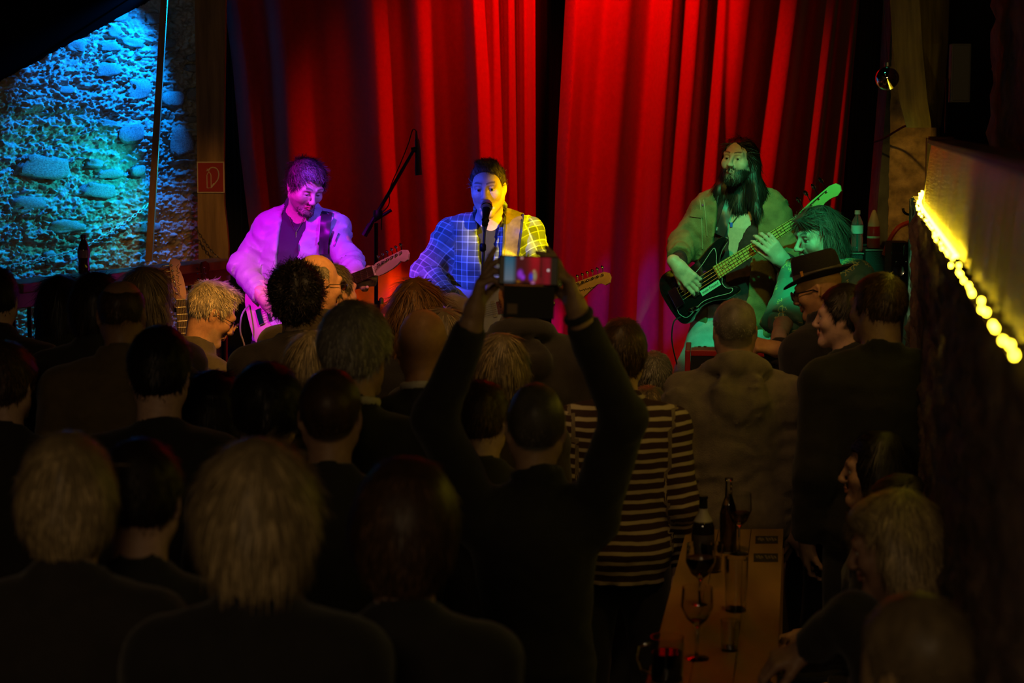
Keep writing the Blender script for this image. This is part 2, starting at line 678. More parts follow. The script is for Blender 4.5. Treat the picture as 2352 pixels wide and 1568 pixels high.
def skel(x, y, ztop, yaw=0, hyaw=None, pitch=0, roll=0, floor=0.0, hair=0.015, hs=1.0, sw=0.168, fwd=0.03, arms='down', seated=False, k=None, seat=None):
    """generic skeleton: x, y is where the head is, ztop the top of the hair"""
    J = {}
    hyaw = yaw if hyaw is None else hyaw
    r, f = frame_yaw(yaw)
    R = head_rot(hyaw, pitch, roll)
    hc = V3(x, y, ztop - hair - 0.121 * hs)
    if k is None:
        k = (ztop - floor - hair) / 1.75 if not seated else 1.0
        k = min(max(k, 0.88), 1.1)
    J['head'], J['R'], J['hs'] = hc, R, hs
    nb = hc - V3(0, 0, 0.168 * hs) - f * (fwd + 0.010)
    J['neck'] = nb
    up = V3(0, 0, 1)
    J['shR'] = nb + r * sw * k - up * 0.082 * k
    J['shL'] = nb - r * sw * k - up * 0.082 * k
    if seated:
        pz = seat if seat else nb[2] - 0.54 * k
        J['pelvis'] = V3(nb[0], nb[1], pz) - f * 0.03
        for s, sg in (('R', 1), ('L', -1)):
            hp = J['pelvis'] + r * sg * 0.09 - up * 0.03
            J['hip' + s] = hp
            J['kn' + s] = hp + f * 0.43 + r * sg * 0.06
            J['an' + s] = V3(*(J['kn' + s][:2]), floor + 0.09)
            J['toe' + s] = J['an' + s] + f * 0.15 - up * 0.05
    else:
        pz = floor + 0.53 * (nb[2] - floor) / 0.83
        J['pelvis'] = V3(nb[0], nb[1], pz) - f * 0.0
        for s, sg in (('R', 1), ('L', -1)):
            J['hip' + s] = J['pelvis'] + r * sg * 0.09 * k - up * 0.05
            J['kn' + s] = V3(*(J['hip' + s] + r * sg * 0.02 + f * 0.02)[:2], floor + 0.5 * (pz - floor))
            J['an' + s] = V3(*(J['hip' + s] + r * sg * 0.03 - f * 0.02)[:2], floor + 0.08)
            J['toe' + s] = J['an' + s] + f * 0.16 - up * 0.05
    for s, sg in (('R', 1), ('L', -1)):
        sh = J['sh' + s]
        if arms == 'down':
            J['el' + s] = sh + r * sg * 0.045 * k - up * 0.29 * k - f * 0.03
            J['wr' + s] = J['el' + s] - up * 0.235 * k + f * 0.07 + r * sg * 0.0
        elif arms == 'front':
            J['el' + s] = sh + r * sg * 0.05 * k - up * 0.28 * k + f * 0.02
            J['wr' + s] = J['el' + s] + up * 0.02 + f * 0.22 - r * sg * 0.10
        elif arms == 'lap':
            J['el' + s] = sh + r * sg * 0.04 * k - up * 0.27 * k + f * 0.03
            J['wr' + s] = J['el' + s] - up * 0.07 + f * 0.22 - r * sg * 0.06
    J['k'] = k
    J['floor'] = floor
    J['root'] = V3(*(0.5 * (J['anR'] + J['anL']))[:2], floor)
    J['hands'] = {}
    return J


def torso_frame(J):
    p0, p1 = J['pelvis'], J['neck']
    ax = nrm(p1 - p0)
    sd = J['shR'] - J['shL']
    sd = nrm(sd - ax * (sd @ ax))
    return p0, ax, sd, np.cross(ax, sd), np.linalg.norm(p1 - p0)


def put_torso(S, J, m, g=1.0, t0=-0.2, belly=0.0, flare=0.0, top=0.99):
    k = J['k']
    secs = [(-0.22, .150 + flare, .105 + flare, -.01), (-0.05, .168 + flare * .6, .122 + flare * .6, -.012), (.2, .148, .112 + belly, .005 + belly * .8), (.45, .160, .122 + belly * .6, .008 + belly * .5),
            (.72, .176, .124, .004), (.86, .150, .100, -.006), (.97, .085, .072, -.012), (1.0, .06, .055, -.012)]
    T = [q[0] for q in secs]
    out = []
    for t in sorted(set([t0] + [q for q in T if t0 < q <= top])):
        a = np.interp(t, T, [q[1] for q in secs])
        b = np.interp(t, T, [q[2] for q in secs])
        c = np.interp(t, T, [q[3] for q in secs])
        mm = m * (1 if t < 0.9 else 0.6)
        out.append((t, a * k * g + mm, b * k * g + mm, c))
    S.loft(J['pelvis'], J['neck'], J['shR'] - J['shL'], out, k=0.03)


def put_shoulders(S, J, m, g=1.0):
    k = J['k']
    for s in 'RL':
        nb, sh = J['neck'], J['sh' + s]
        mid = nb * 0.45 + sh * 0.55
        S.cap(nb + V3(0, 0, -0.028 * k), mid + V3(0, 0, -.016), .052 * k * g + m * .7, .056 * k * g + m * .9, k=.045)
        S.cap(mid + V3(0, 0, -.016), sh, .056 * k * g + m * .9, .060 * k * g + m, k=.045)


def put_arms(S, J, m, cut=1.0, g=1.0, which='RL', fm=1.0, cuff=None):
    k = J['k']
    for s in which:
        sh, el, wr = J['sh' + s], J['el' + s], J['wr' + s]
        S.cap(sh, el, .058 * k * g + m, .045 * k * g + m, k=.03)
        if cut > 0:
            r1 = (.029 * k * g + m * fm) if cuff is None else cuff
            S.cap(el, wr, .045 * k * g + m, r1, k=.025, cut=cut)


def put_hand(S, W, d, n, side, curl=(.5, .5, .5, .5), thumb=(0.6, 0.4), sc=1.0, spread=0.08, k=0.006):
    """W wrist, d towards the fingers, n out of the palm, side +1 right hand / -1 left"""
    d = nrm(d)
    n = nrm(np.array(n, float) - d * (np.array(n, float) @ d))
    lat = np.cross(n, d) * side   # towards the thumb
    W = np.array(W, float)
    # palm
    for o in (-.026, -.009, .009, .026):
        S.cap(W + d * .012 + lat * o * .6 * sc, W + d * .082 * sc + lat * o * sc, .017 * sc, .0125 * sc, k=.012)
    S.cap(W - d * .03, W + d * .015, .028 * sc, .026 * sc, k=.02)
    tips = []
    for i, o in enumerate((.029, .0098, -.0098, -.0285)):
        Ls = [(.044, .027, .022), (.048, .030, .023), (.045, .028, .022), (.036, .022, .019)][i]
        b = W + d * (.086, .090, .087, .079)[i] * sc + lat * o * sc
        c = curl[i]
        c = c if isinstance(c, (tuple, list)) else (c, c * 1.15, c * .8)
        ang = 0
        dd = rotv(d, n, side * spread * (1.5 - i) * 0.7)
        axis_ = np.cross(dd, n)
        p = b
        for j in range(3):
            ang += c[j]
            v = rotv(dd, axis_, ang)
            q = p + v * Ls[j] * sc
            S.cap(p, q, (.0098, .0088, .0080)[j] * sc, (.0088, .0080, .0068)[j] * sc, k=k)
            p = q
        tips.append(p)
    # thumb
    b = W + d * .028 * sc + lat * .026 * sc + n * .006 * sc
    v0 = nrm(d * math.cos(thumb[0]) + lat * math.sin(thumb[0]) + n * .35)
    p1 = b + v0 * .042 * sc
    S.cap(b, p1, .016 * sc, .0115 * sc, k=.014)
    v1 = nrm(v0 * math.cos(thumb[1]) + (d * .5 + n * .8 - lat * .35) * math.sin(thumb[1]))
    p2 = p1 + v1 * .030 * sc
    S.cap(p1, p2, .0112 * sc, .0100 * sc, k=k)
    v2 = nrm(v1 * math.cos(thumb[1] * .8) + (d * .4 + n * .9 - lat * .5) * math.sin(thumb[1] * .8))
    S.cap(p2, p2 + v2 * .025 * sc, .0100 * sc, .0080 * sc, k=k)
    return tips


def put_head(S, J, face=False, mouth=0.0, jaw=1.0, nose=1.0, ears=True, lid=0.5):
    c, R, hs = J['head'], J['R'], J['hs']
    T = lambda x, y, z: c + R @ (V3(x, y, z) * hs)
    jo = -0.012 * mouth
    S.ell(T(0, -.012, .035), V3(.0755, .094, .0865) * hs, R, k=.01)
    S.ell(T(0, .022, -.030), V3(.063, .066, .078) * hs, R, k=.03)
    for sx in (1, -1):
        S.cap(T(.050 * sx, -.002, -.048), T(.016 * sx, .068, -.098 + jo), .024 * hs * jaw, .018 * hs * jaw, k=.025)
    S.cap(T(-.012, .076, -.100 + jo), T(.012, .076, -.100 + jo), .0165 * hs, k=.02)
    S.cap(J['neck'] + (J['neck'] - J['pelvis']) * 0 + V3(0, 0, -.04), T(0, -.022, -.055), .060 * J.get('nk', 1), .054 * hs * J.get('nk', 1), k=.03)
    if ears:
        for sx in (1, -1):
            Re = R @ head_rot(sx * -18, 12, 0)
            S.ell(T(.0765 * sx, -.012, -.004), V3(.0085, .0185, .033) * hs, Re, k=.008)
            S.ell(T(.083 * sx, -.008, .002), V3(.0065, .011, .020) * hs, Re, k=.005, mode='s')
    if face:
        S.cap(T(-.040, .076, .024), T(.040, .076, .024), .0145 * hs, k=.018)
        for sx in (1, -1):
            S.ell(T(.044 * sx, .060, -.022), V3(.024, .022, .022) * hs, R, k=.025)
            S.ell(T(.031 * sx, .094, .004), V3(.019, .017, .0135) * hs, R, k=.014, mode='s')
            S.ell(T(.031 * sx, .0755, .0065 + .011 * lid), V3(.0170, .0150, .0085) * hs, R, k=.003)
            S.ell(T(.031 * sx, .0735, -.0110), V3(.0160, .0145, .0060) * hs, R, k=.004)
            S.cap(T(.012 * sx, .0925, .0285), T(.047 * sx, .0805, .032), .0042 * hs, .0032 * hs, k=.012)
            S.ell(T(.0125 * sx, .102, -.034), V3(.0085, .011, .008) * hs, R, k=.008)
            S.ell(T(.007 * sx, .106, -.0405), V3(.0042, .005, .0035) * hs, R, k=.004, mode='s')
            S.cap(T(.024 * sx, .097, -.034), T(.033 * sx, .080, -.066), .0040 * hs, .0030 * hs, k=.012, mode='s')
        S.cap(T(0, .088, .020), T(0, .112 * nose, -.026), .0078 * hs, .0098 * hs, k=.012)
        S.ell(T(0, .1115 * nose, -.0315), V3(.0100, .0095, .0088) * hs, R, k=.008)
        S.cap(T(0, .100, -.042), T(0, .095, -.054), .004 * hs, k=.008)
        zu, zl = -.0585, -.0695 + jo * 1.0
        if mouth > 0:
            S.ell(T(0, .098, (zu + zl) / 2), V3(.021, .026, .006 + .013 * mouth) * hs, R, k=.005, mode='s')
            zl -= .006 * mouth
            zu += .003 * mouth
        for sx in (1, -1):
            S.cap(T(0.003 * sx, .0975, zu + .001), T(.023 * sx, .0865, zu - .002), .0050 * hs, .0030 * hs, k=.006)
            S.cap(T(0, .0955, zl), T(.021 * sx, .0860, zl + .003), .0058 * hs, .0035 * hs, k=.006)
        if mouth <= 0:
            S.cap(T(-.022, .0935, -.0640), T(.022, .0935, -.0640), .0016 * hs, k=.004, mode='s')


SKIN = (0.56, 0.36, 0.26)


def body_colors(V, J, skin, scalp=None, hairline=None, stubble=0.0, lips=True, shoe=(.02, .02, .02), brow=None, mouth=0.0, beard=(.05, .035, .025)):
    q = ((V - J['head']) @ J['R']) / J['hs']
    C = np.tile(np.array(skin, np.float32), (len(V), 1))
    x, y, z = q[:, 0], q[:, 1], q[:, 2]
    head = (np.abs(x) < .12) & (np.abs(y) < .14) & (z > -.13) & (z < .16)
    if stubble > 0:
        w = np.clip((-.042 - z) / .012, 0, 1) * np.clip((y + .0) / .02, 0, 1) * np.clip((z + .135) / .01, 0, 1)
        w = np.maximum(w, np.clip(1 - np.abs(z + .048) / .009, 0, 1) * (y > .08) * (np.abs(x) < .034))
        w = w * head * stubble
        C = C * (1 - w[:, None]) + np.array(beard, np.float32) * w[:, None]
    if scalp is not None:
        hl = np.interp(y, HL_Y, HL_Z)
        w = np.clip((z - hl) / .008, 0, 1) * head * (np.abs(x) < .0785)
        C = C * (1 - w[:, None]) + np.array(scalp, np.float32) * w[:, None]
    if lips:
        zu = -.0575 + .003 * mouth
        zl = -.0700 - .018 * mouth
        w = ((np.abs(z - zu) < .0055) | (np.abs(z - zl) < .0060)) & (y > .085) & (np.abs(x) < .024) & head
        C[w] = np.array(skin) * np.array([.82, .55, .55])
        if mouth > 0:
            w = (z < zu - .004) & (z > zl + .005) & (y < .089) & (y > .05) & (np.abs(x) < .022) & head
            C[w] = (.06, .012, .012)
    if brow is not None:
        for sx in (1, -1):
            t = np.clip((x * sx - .010) / .038, 0, 1)
            zz = .0305 + .006 * np.sin(t * 2.2)
            w = np.clip(1.6 - np.abs(z - zz) / .0036, 0, 1) * (x * sx > .011) * (x * sx < .048) * (y > .06) * head * .85
            C = C * (1 - w[:, None]) + np.array(brow, np.float32) * w[:, None]
    low = V[:, 2] < J['floor'] + .13
    C[low] = shoe
    return C


# hairline height against depth, in head coordinates
HL_Y = [-.13, -.098, -.075, -.045, -.022, -.004, .018, .032, .052, .072, .11]
HL_Z = [-.070, -.066, -.056, -.040, .000, .015, -.012, .026, .058, .078, .086]


def hair_volume(style, th, seed=0):
    """hair shell in head coordinates"""
    h = 0.0062
    deep = {'bob': -.20, 'long': -.40, 'shag': -.20, 'mane': -.40, 'wavy': -.40}.get(style, -.11)
    S = SDF((-.17, -.20, deep), (.17, .17, .20), h)
    X, Y, Z = S.ax[0][:, None, None], S.ax[1][None, :, None], S.ax[2][None, None, :]

    def shell(t, tt=None, side=None):
        tt = t if tt is None else tt
        side = t if side is None else side
        S.ell((0, -.014, .036), (.0745 + side, .0930 + t, .0855 + tt), k=.004)

    def cut_hairline(dz=0.0, soft=.012):
        hl = np.interp(S.ax[1], HL_Y, HL_Z)[None, :, None] + dz
        d = (hl - Z) + 0 * X
        h_ = np.maximum(soft - np.abs(S.F - d), 0) / soft
        S.F = (np.maximum(S.F, d) + h_ * h_ * soft * .25).astype(np.float32)

    def cut_face(y0=.035, w=.062, ztop=.070):
        # opens the front for the face
        d = np.maximum(np.maximum(y0 - Y, Z - ztop - 0.0 * X), np.abs(X) - w - np.clip(.03 - Y, 0, 1) * 0)
        S.F = np.maximum(S.F, -d).astype(np.float32)
    if style in ('short', 'crop', 'messy', 'curly', 'tuft'):
        shell(th, th * 1.25, th * .85)
        if style == 'curly':
            S.ell((0, -.02, .05), (.085 + th, .098 + th, .085 + th), k=.03)
            S.ell((0, -.06, -.015), (.075 + th * .6, .055 + th, .055), k=.03)
        if style == 'tuft':
            S.ell((0, .02, .118), (.055, .062, .022), k=.02)
        if style == 'messy':
            S.ell((0, .030, .098), (.052, .055, .030), k=.03)
        cut_hairline(.010 if style == 'tuft' else -.004)
    elif style == 'balding':
        shell(th, th, th)
        cut_hairline()
        S.ell((0, .02, .125), (.075, .125, .085), k=.01, mode='s')
        S.F = np.maximum(S.F, (Y - .002) + 0 * X + 0 * Z).astype(np.float32)
    elif style == 'bob':
        shell(th, th * 1.1, th)
        S.ell((0, -.030, -.010), (.083 + th, .088 + th * .8, .105 + th), k=.03)
        cut_face()
    elif style in ('long', 'wavy'):
        shell(th, th * 1.1, th)
        S.ell((0, -.035, -.020), (.082 + th, .085 + th, .12), k=.03)
        S.loft((0, -.055, -.30), (0, -.045, -.02), (1, 0, 0), [(0, .085 + th, .035, 0), (.5, .095 + th, .045 + th * .5, 0), (1, .085 + th, .06, 0)], k=.04)
        cut_face()
        d = np.maximum(-.005 - Y, -.06 - (-Z)) + 0 * X
        S.F = np.maximum(S.F, -np.maximum(.0 - Y + 0 * X, Z + .10)).astype(np.float32)
    elif style == 'mane':   # long hair falling to both sides of the face
        shell(th, th * .8, th)
        S.ell((0, -.040, -.010), (.080 + th, .07 + th, .11), k=.03)
        for sx in (1, -1):
            S.cap((.074 * sx, -.040, .0), (.100 * sx, -.050, -.15), .026, .038, k=.04)
            S.cap((.100 * sx, -.050, -.15), (.118 * sx, -.040, -.24), .038, .034, k=.04)
        S.cap((0, -.07, -.05), (0, -.08, -.22), .07, .07, k=.04)
        d = np.maximum(np.maximum(.008 - Y, np.abs(X) - .060), Z - .080 + 0.25 * np.abs(X))
        S.F = np.maximum(S.F, -d).astype(np.float32)
        hl = np.interp(S.ax[1], [-.2, .02, .05, .075, .12], [-.5, -.5, .045, .082, .10])[None, :, None]
        S.F = np.maximum(S.F, hl - Z + 0 * X).astype(np.float32)
    elif style == 'shag':
        shell(th, th * 1.2, th)
        S.ell((0, -.028, .0), (.086 + th, .090 + th, .105), k=.03)
        S.ell((0, -.055, -.065), (.080 + th, .060 + th, .075), k=.03)
        S.ell((0, .045, .085), (.055, .055, .030), k=.03)
        d = np.maximum(np.maximum(.018 - Y, Z - .055), -.5 + 0 * X)
        S.F = np.maximum(S.F, -d).astype(np.float32)
    S.wrinkle(.004 if style not in ('curly', 'wavy', 'mane') else .010, 28, 28 if style == 'curly' else 14, seed)
    V, Q = S.surface()
    return V, Q


def ribbons(roots, dirs, norms, L, seg, w, rng, grav=0.0, curl=0.0, wave=0.0, jitter=0.15):
    n = len(roots)
    d = dirs + rng.normal(0, jitter, dirs.shape)
    d /= np.linalg.norm(d, axis=1)[:, None]
    L = np.asarray(L) * rng.uniform(.6, 1.15, n)
    step = (L / seg)[:, None]
    p = roots.copy()
    ax = rng.normal(0, 1, (n, 3))
    ax /= np.linalg.norm(ax, axis=1)[:, None]
    ph = rng.uniform(0, 6.28, n)
    rings = []
    side = np.cross(d, norms)
    side /= (np.linalg.norm(side, axis=1)[:, None] + 1e-9)
    for i in range(seg + 1):
        ww = w * (1 - 0.85 * (i / seg) ** 1.5)
        rings.append(np.stack([p - side * ww, p + side * ww], 1))
        p = p + d * step
        d = d + np.array([0, 0, -1.0]) * grav / seg
        if curl:
            d = d + np.cross(ax, d) * curl / seg
        if wave:
            d = d + side * (np.sin(ph + i * 2.1) * wave)[:, None]
        d /= np.linalg.norm(d, axis=1)[:, None]
    A = np.stack(rings, 1)          # n, seg+1, 2, 3
    V = A.reshape(-1, 3)
    b = (np.arange(n) * (seg + 1) * 2)[:, None]
    Fs = []
    for i in range(seg):
        o = i * 2
        Fs.append(np.concatenate([b + o, b + o + 1, b + o + 3, b + o + 2], 1))
    return V, np.concatenate(Fs)


HAIRP = {  # th, n strands, length, seg, width, lift, grav, curl, wave, jitter
    'short': (.012, 3000, .030, 3, .0016, .16, .15, .2, .0, .10),
    'crop': (.005, 1800, .008, 1, .0010, .9, .0, .0, .0, .35),
    'messy': (.013, 3800, .048, 6, .0014, .20, .05, .9, .18, .09),
    'tuft': (.014, 3400, .036, 5, .0014, .20, .10, .8, .10, .10),
    'curly': (.022, 3200, .050, 6, .0015, .8, .0, 4.2, .0, .5),
    'balding': (.007, 1400, .020, 2, .0014, .25, .15, .1, .0, .14),
    'bob': (.018, 3600, .070, 5, .0018, .03, .45, .2, .0, .05),
    'long': (.014, 4000, .11, 6, .0018, .03, .5, .1, .0, .04),
    'wavy': (.020, 4600, .09, 8, .0017, .07, .45, .3, .30, .08),
    'mane': (.012, 5600, .065, 8, .0015, .07, .6, .2, .20, .07),
    'shag': (.016, 5000, .075, 6, .0014, .12, .6, .4, .14, .10),
}


def make_hair(J, style, m, parent, root, seed=0, th=None, dens=1.0, comb=None, name='hair', lenmul=1.0):
    p = HAIRP[style]
    t = p[0] if th is None else th
    rng = np.random.RandomState(seed + 11)
    V, Q = hair_volume(style, t, seed)
    # face normals and sample points
    a, b, c, d = V[Q[:, 0]], V[Q[:, 1]], V[Q[:, 2]], V[Q[:, 3]]
    N = np.cross(c - a, d - b)
    ar = np.linalg.norm(N, axis=1)
    N = N / (ar[:, None] + 1e-12)
    cen = (a + b + c + d) / 4
    # only the outside of the shell
    out = ((cen - np.array([0, -.02, .0])) * N).sum(1) > 0
    pr = ar * out
    n = int(p[1] * dens)
    ii = rng.choice(len(Q), n, p=pr / pr.sum())
    u, v = rng.rand(n, 1), rng.rand(n, 1)
    roots = a[ii] * (1 - u) * (1 - v) + b[ii] * u * (1 - v) + c[ii] * u * v + d[ii] * (1 - u) * v
    nn = N[ii]
    roots = roots - nn * .002
    crown = np.array([0.012, -.055, .13])
    dr = roots - crown
    if comb is not None:
        dr = dr * .35 + np.array(comb) * .12
    dr = dr + np.array([0, 0, -.06 if style in ('long', 'wavy', 'bob', 'mane', 'shag') else -.02])
    if style in ('mane', 'shag', 'bob', 'long', 'wavy'):
        fr = (np.clip((roots[:, 1] - .015) / .03, 0, 1) * np.clip((roots[:, 2] + .0) / .03, 0, 1))[:, None]
        dr = dr * (1 - fr) + fr * np.stack([np.sign(roots[:, 0]) * .06, -.12 + 0 * roots[:, 0], -.03 + 0 * roots[:, 0]], 1)
    dr = dr - nn * (dr * nn).sum(1)[:, None]
    dr /= np.linalg.norm(dr, axis=1)[:, None] + 1e-9
    dirs = dr + nn * p[5]
    # low-frequency clumps
    cl = np.stack([vnoise(roots[:, 0] * 45 + k * 9 + seed, roots[:, 1] * 45, roots[:, 2] * 45) for k in range(3)], 1)
    dirs = dirs + cl * (.35 if style in ('messy', 'tuft', 'curly', 'wavy', 'mane', 'shag') else .16)
    RV, RQ = ribbons(roots, dirs, nn, np.full(n, p[2] * lenmul), p[3], p[4], rng, p[6], p[7], p[8], p[9])
    VV = np.concatenate([V, RV])
    QQ = np.concatenate([Q, RQ + len(V)])
    W = (VV * J['hs']) @ J['R'].T + J['head'] - root
    me = mesh_np(name, W, QQ)
    per = len(RV) // n
    tone = np.concatenate([np.full(len(V), .55), np.repeat(rng.choice([.55, .8, 1.0, 1.25, 1.7], n), per)])  # shell darker as shade painted beneath the strands; strand tone random
    base = np.array(m['tone'])
    color_attr(me, tone[:, None] * base[None, :])
    return obj(name, me, m, parent)


def strand_patch(J, pts, nrmls, m, parent, root, L, n, w, seed, name, dirf, grav=.2, seg=3, jitter=.2, curl=.3):
    """beard, moustache: strands rooted on given head-space points"""
    rng = np.random.RandomState(seed)
    ii = rng.choice(len(pts), n)
    rp = pts[ii] + rng.normal(0, .0015, (n, 3))
    nn = nrmls[ii]
    d = dirf(rp) - nn * (dirf(rp) * nn).sum(1)[:, None]
    d /= np.linalg.norm(d, axis=1)[:, None] + 1e-9
    V, Q = ribbons(rp, d + nn * .55, nn, np.full(n, L), seg, w, rng, grav, curl, 0, jitter)
    W = (V * J['hs']) @ J['R'].T + J['head'] - root
    me = mesh_np(name, W, Q)
    color_attr(me, np.repeat(rng.choice([.6, 1.0, 1.5], n), len(V) // n)[:, None] * np.array(m['tone'])[None, :])
    return obj(name, me, m, parent)


def eye_mesh():
    if 'eye' in bpy.data.meshes:
        return bpy.data.meshes['eye']
    V, F, C = [], [], []
    nu, nv = 16, 24
    for i in range(nv + 1):
        th = math.pi * i / nv
        for j in range(nu):
            ph = 2 * math.pi * j / nu
            V.append((.0128 * math.sin(th) * math.cos(ph), .0128 * math.cos(th), .0128 * math.sin(th) * math.sin(ph)))
            C.append((.01, .01, .01) if i <= 2 else ((.12, .075, .04) if i <= 4 else (.60, .55, .50)))
    for i in range(nv):
        for j in range(nu):
            F.append((i * nu + j, i * nu + (j + 1) % nu, (i + 1) * nu + (j + 1) % nu, (i + 1) * nu + j))
    me = mesh_np('eye', V, np.array(F))
    color_attr(me, C)
    me.materials.append(mat('eyeball', attr='Col', rough=.15))
    return me


def add_eyes(J, parent, root, look=(0, 0)):
    for sx in (1, -1):
        o = bpy.data.objects.new('eye', eye_mesh())
        p = J['head'] + J['R'] @ (V3(.031 * sx, .0735, .0035) * J['hs']) - root
        M = Matrix([list(r) for r in (J['R'] @ head_rot(look[0], look[1]))]).to_4x4()
        M.translation = Vector(p)
        o.matrix_local = M
        link(o, parent)


def bounds(J, pad=0.16):
    pts = [v for k, v in J.items() if isinstance(v, np.ndarray) and v.shape == (3,)]
    for h in J['hands'].values():
        pts.append(np.array(h['W']) + nrm(h['d']) * .12)
    A = np.array(pts)
    lo, hi = A.min(0) - pad, A.max(0) + pad
    lo[2] = J['floor'] - .02
    return lo, hi


SKINM = lambda: mat('skin', attr='Col', rough=.48, noise=.10, nscale=60, bump=.12, bscale=220, spec=.45)


def make_body(J, label, skin=SKIN, res=(.016, .0065), group=None, headargs=None, colargs=None, g=1.0, handres=.0042, cat='person'):
    root = J['root']
    lo, hi = bounds(J)
    hc = J['head']
    bands = [(hc - .135 * J['hs'], hc + .135 * J['hs'], res[1])]
    for s, h in J['hands'].items():
        c = np.array(h['W']) + nrm(h['d']) * .075
        if h.get('fine', True):
            bands.append((c - .085, c + .085, handres))
    S = SDF(lo, hi, res[0], bands)
    put_torso(S, J, 0, g)
    put_shoulders(S, J, 0, g)
    put_arms(S, J, 0, 1.0, g)
    k = J['k']
    for s in 'RL':
        S.cap(J['hip' + s], J['kn' + s], .082 * k * g, .056 * k * g, k=.03)
        S.cap(J['kn' + s], J['an' + s], .055 * k, .042 * k, k=.02)
        S.cap(J['an' + s] - V3(0, 0, .03), J['toe' + s], .046, .036, k=.02)
        h = J['hands'].get(s)
        sg = 1 if s == 'R' else -1
        if h is None:
            d = nrm(J['wr' + s] - J['el' + s])
            rr = J['shR'] - J['shL']
            h = dict(W=J['wr' + s], d=d, n=-np.array(rr) * sg, curl=(.45, .5, .55, .6))
        put_hand(S, h['W'], h['d'], h['n'], sg, h.get('curl', (.5,) * 4), h.get('thumb', (.6, .4)), h.get('sc', 1.0), h.get('spread', .08))
    put_head(S, J, **(headargs or {}))
    S.plane_cut((0, 0, J['floor'] + .001), (0, 0, -1))
    V, Q = S.surface()
    me = mesh_np('person', V - root, Q)
    color_attr(me, body_colors(V, J, skin, **(colargs or {})))
    o = obj('person', me, SKINM(), None, Vector(root))
    tag(o, label, cat, group)
    J['bodyV'] = V
    return o


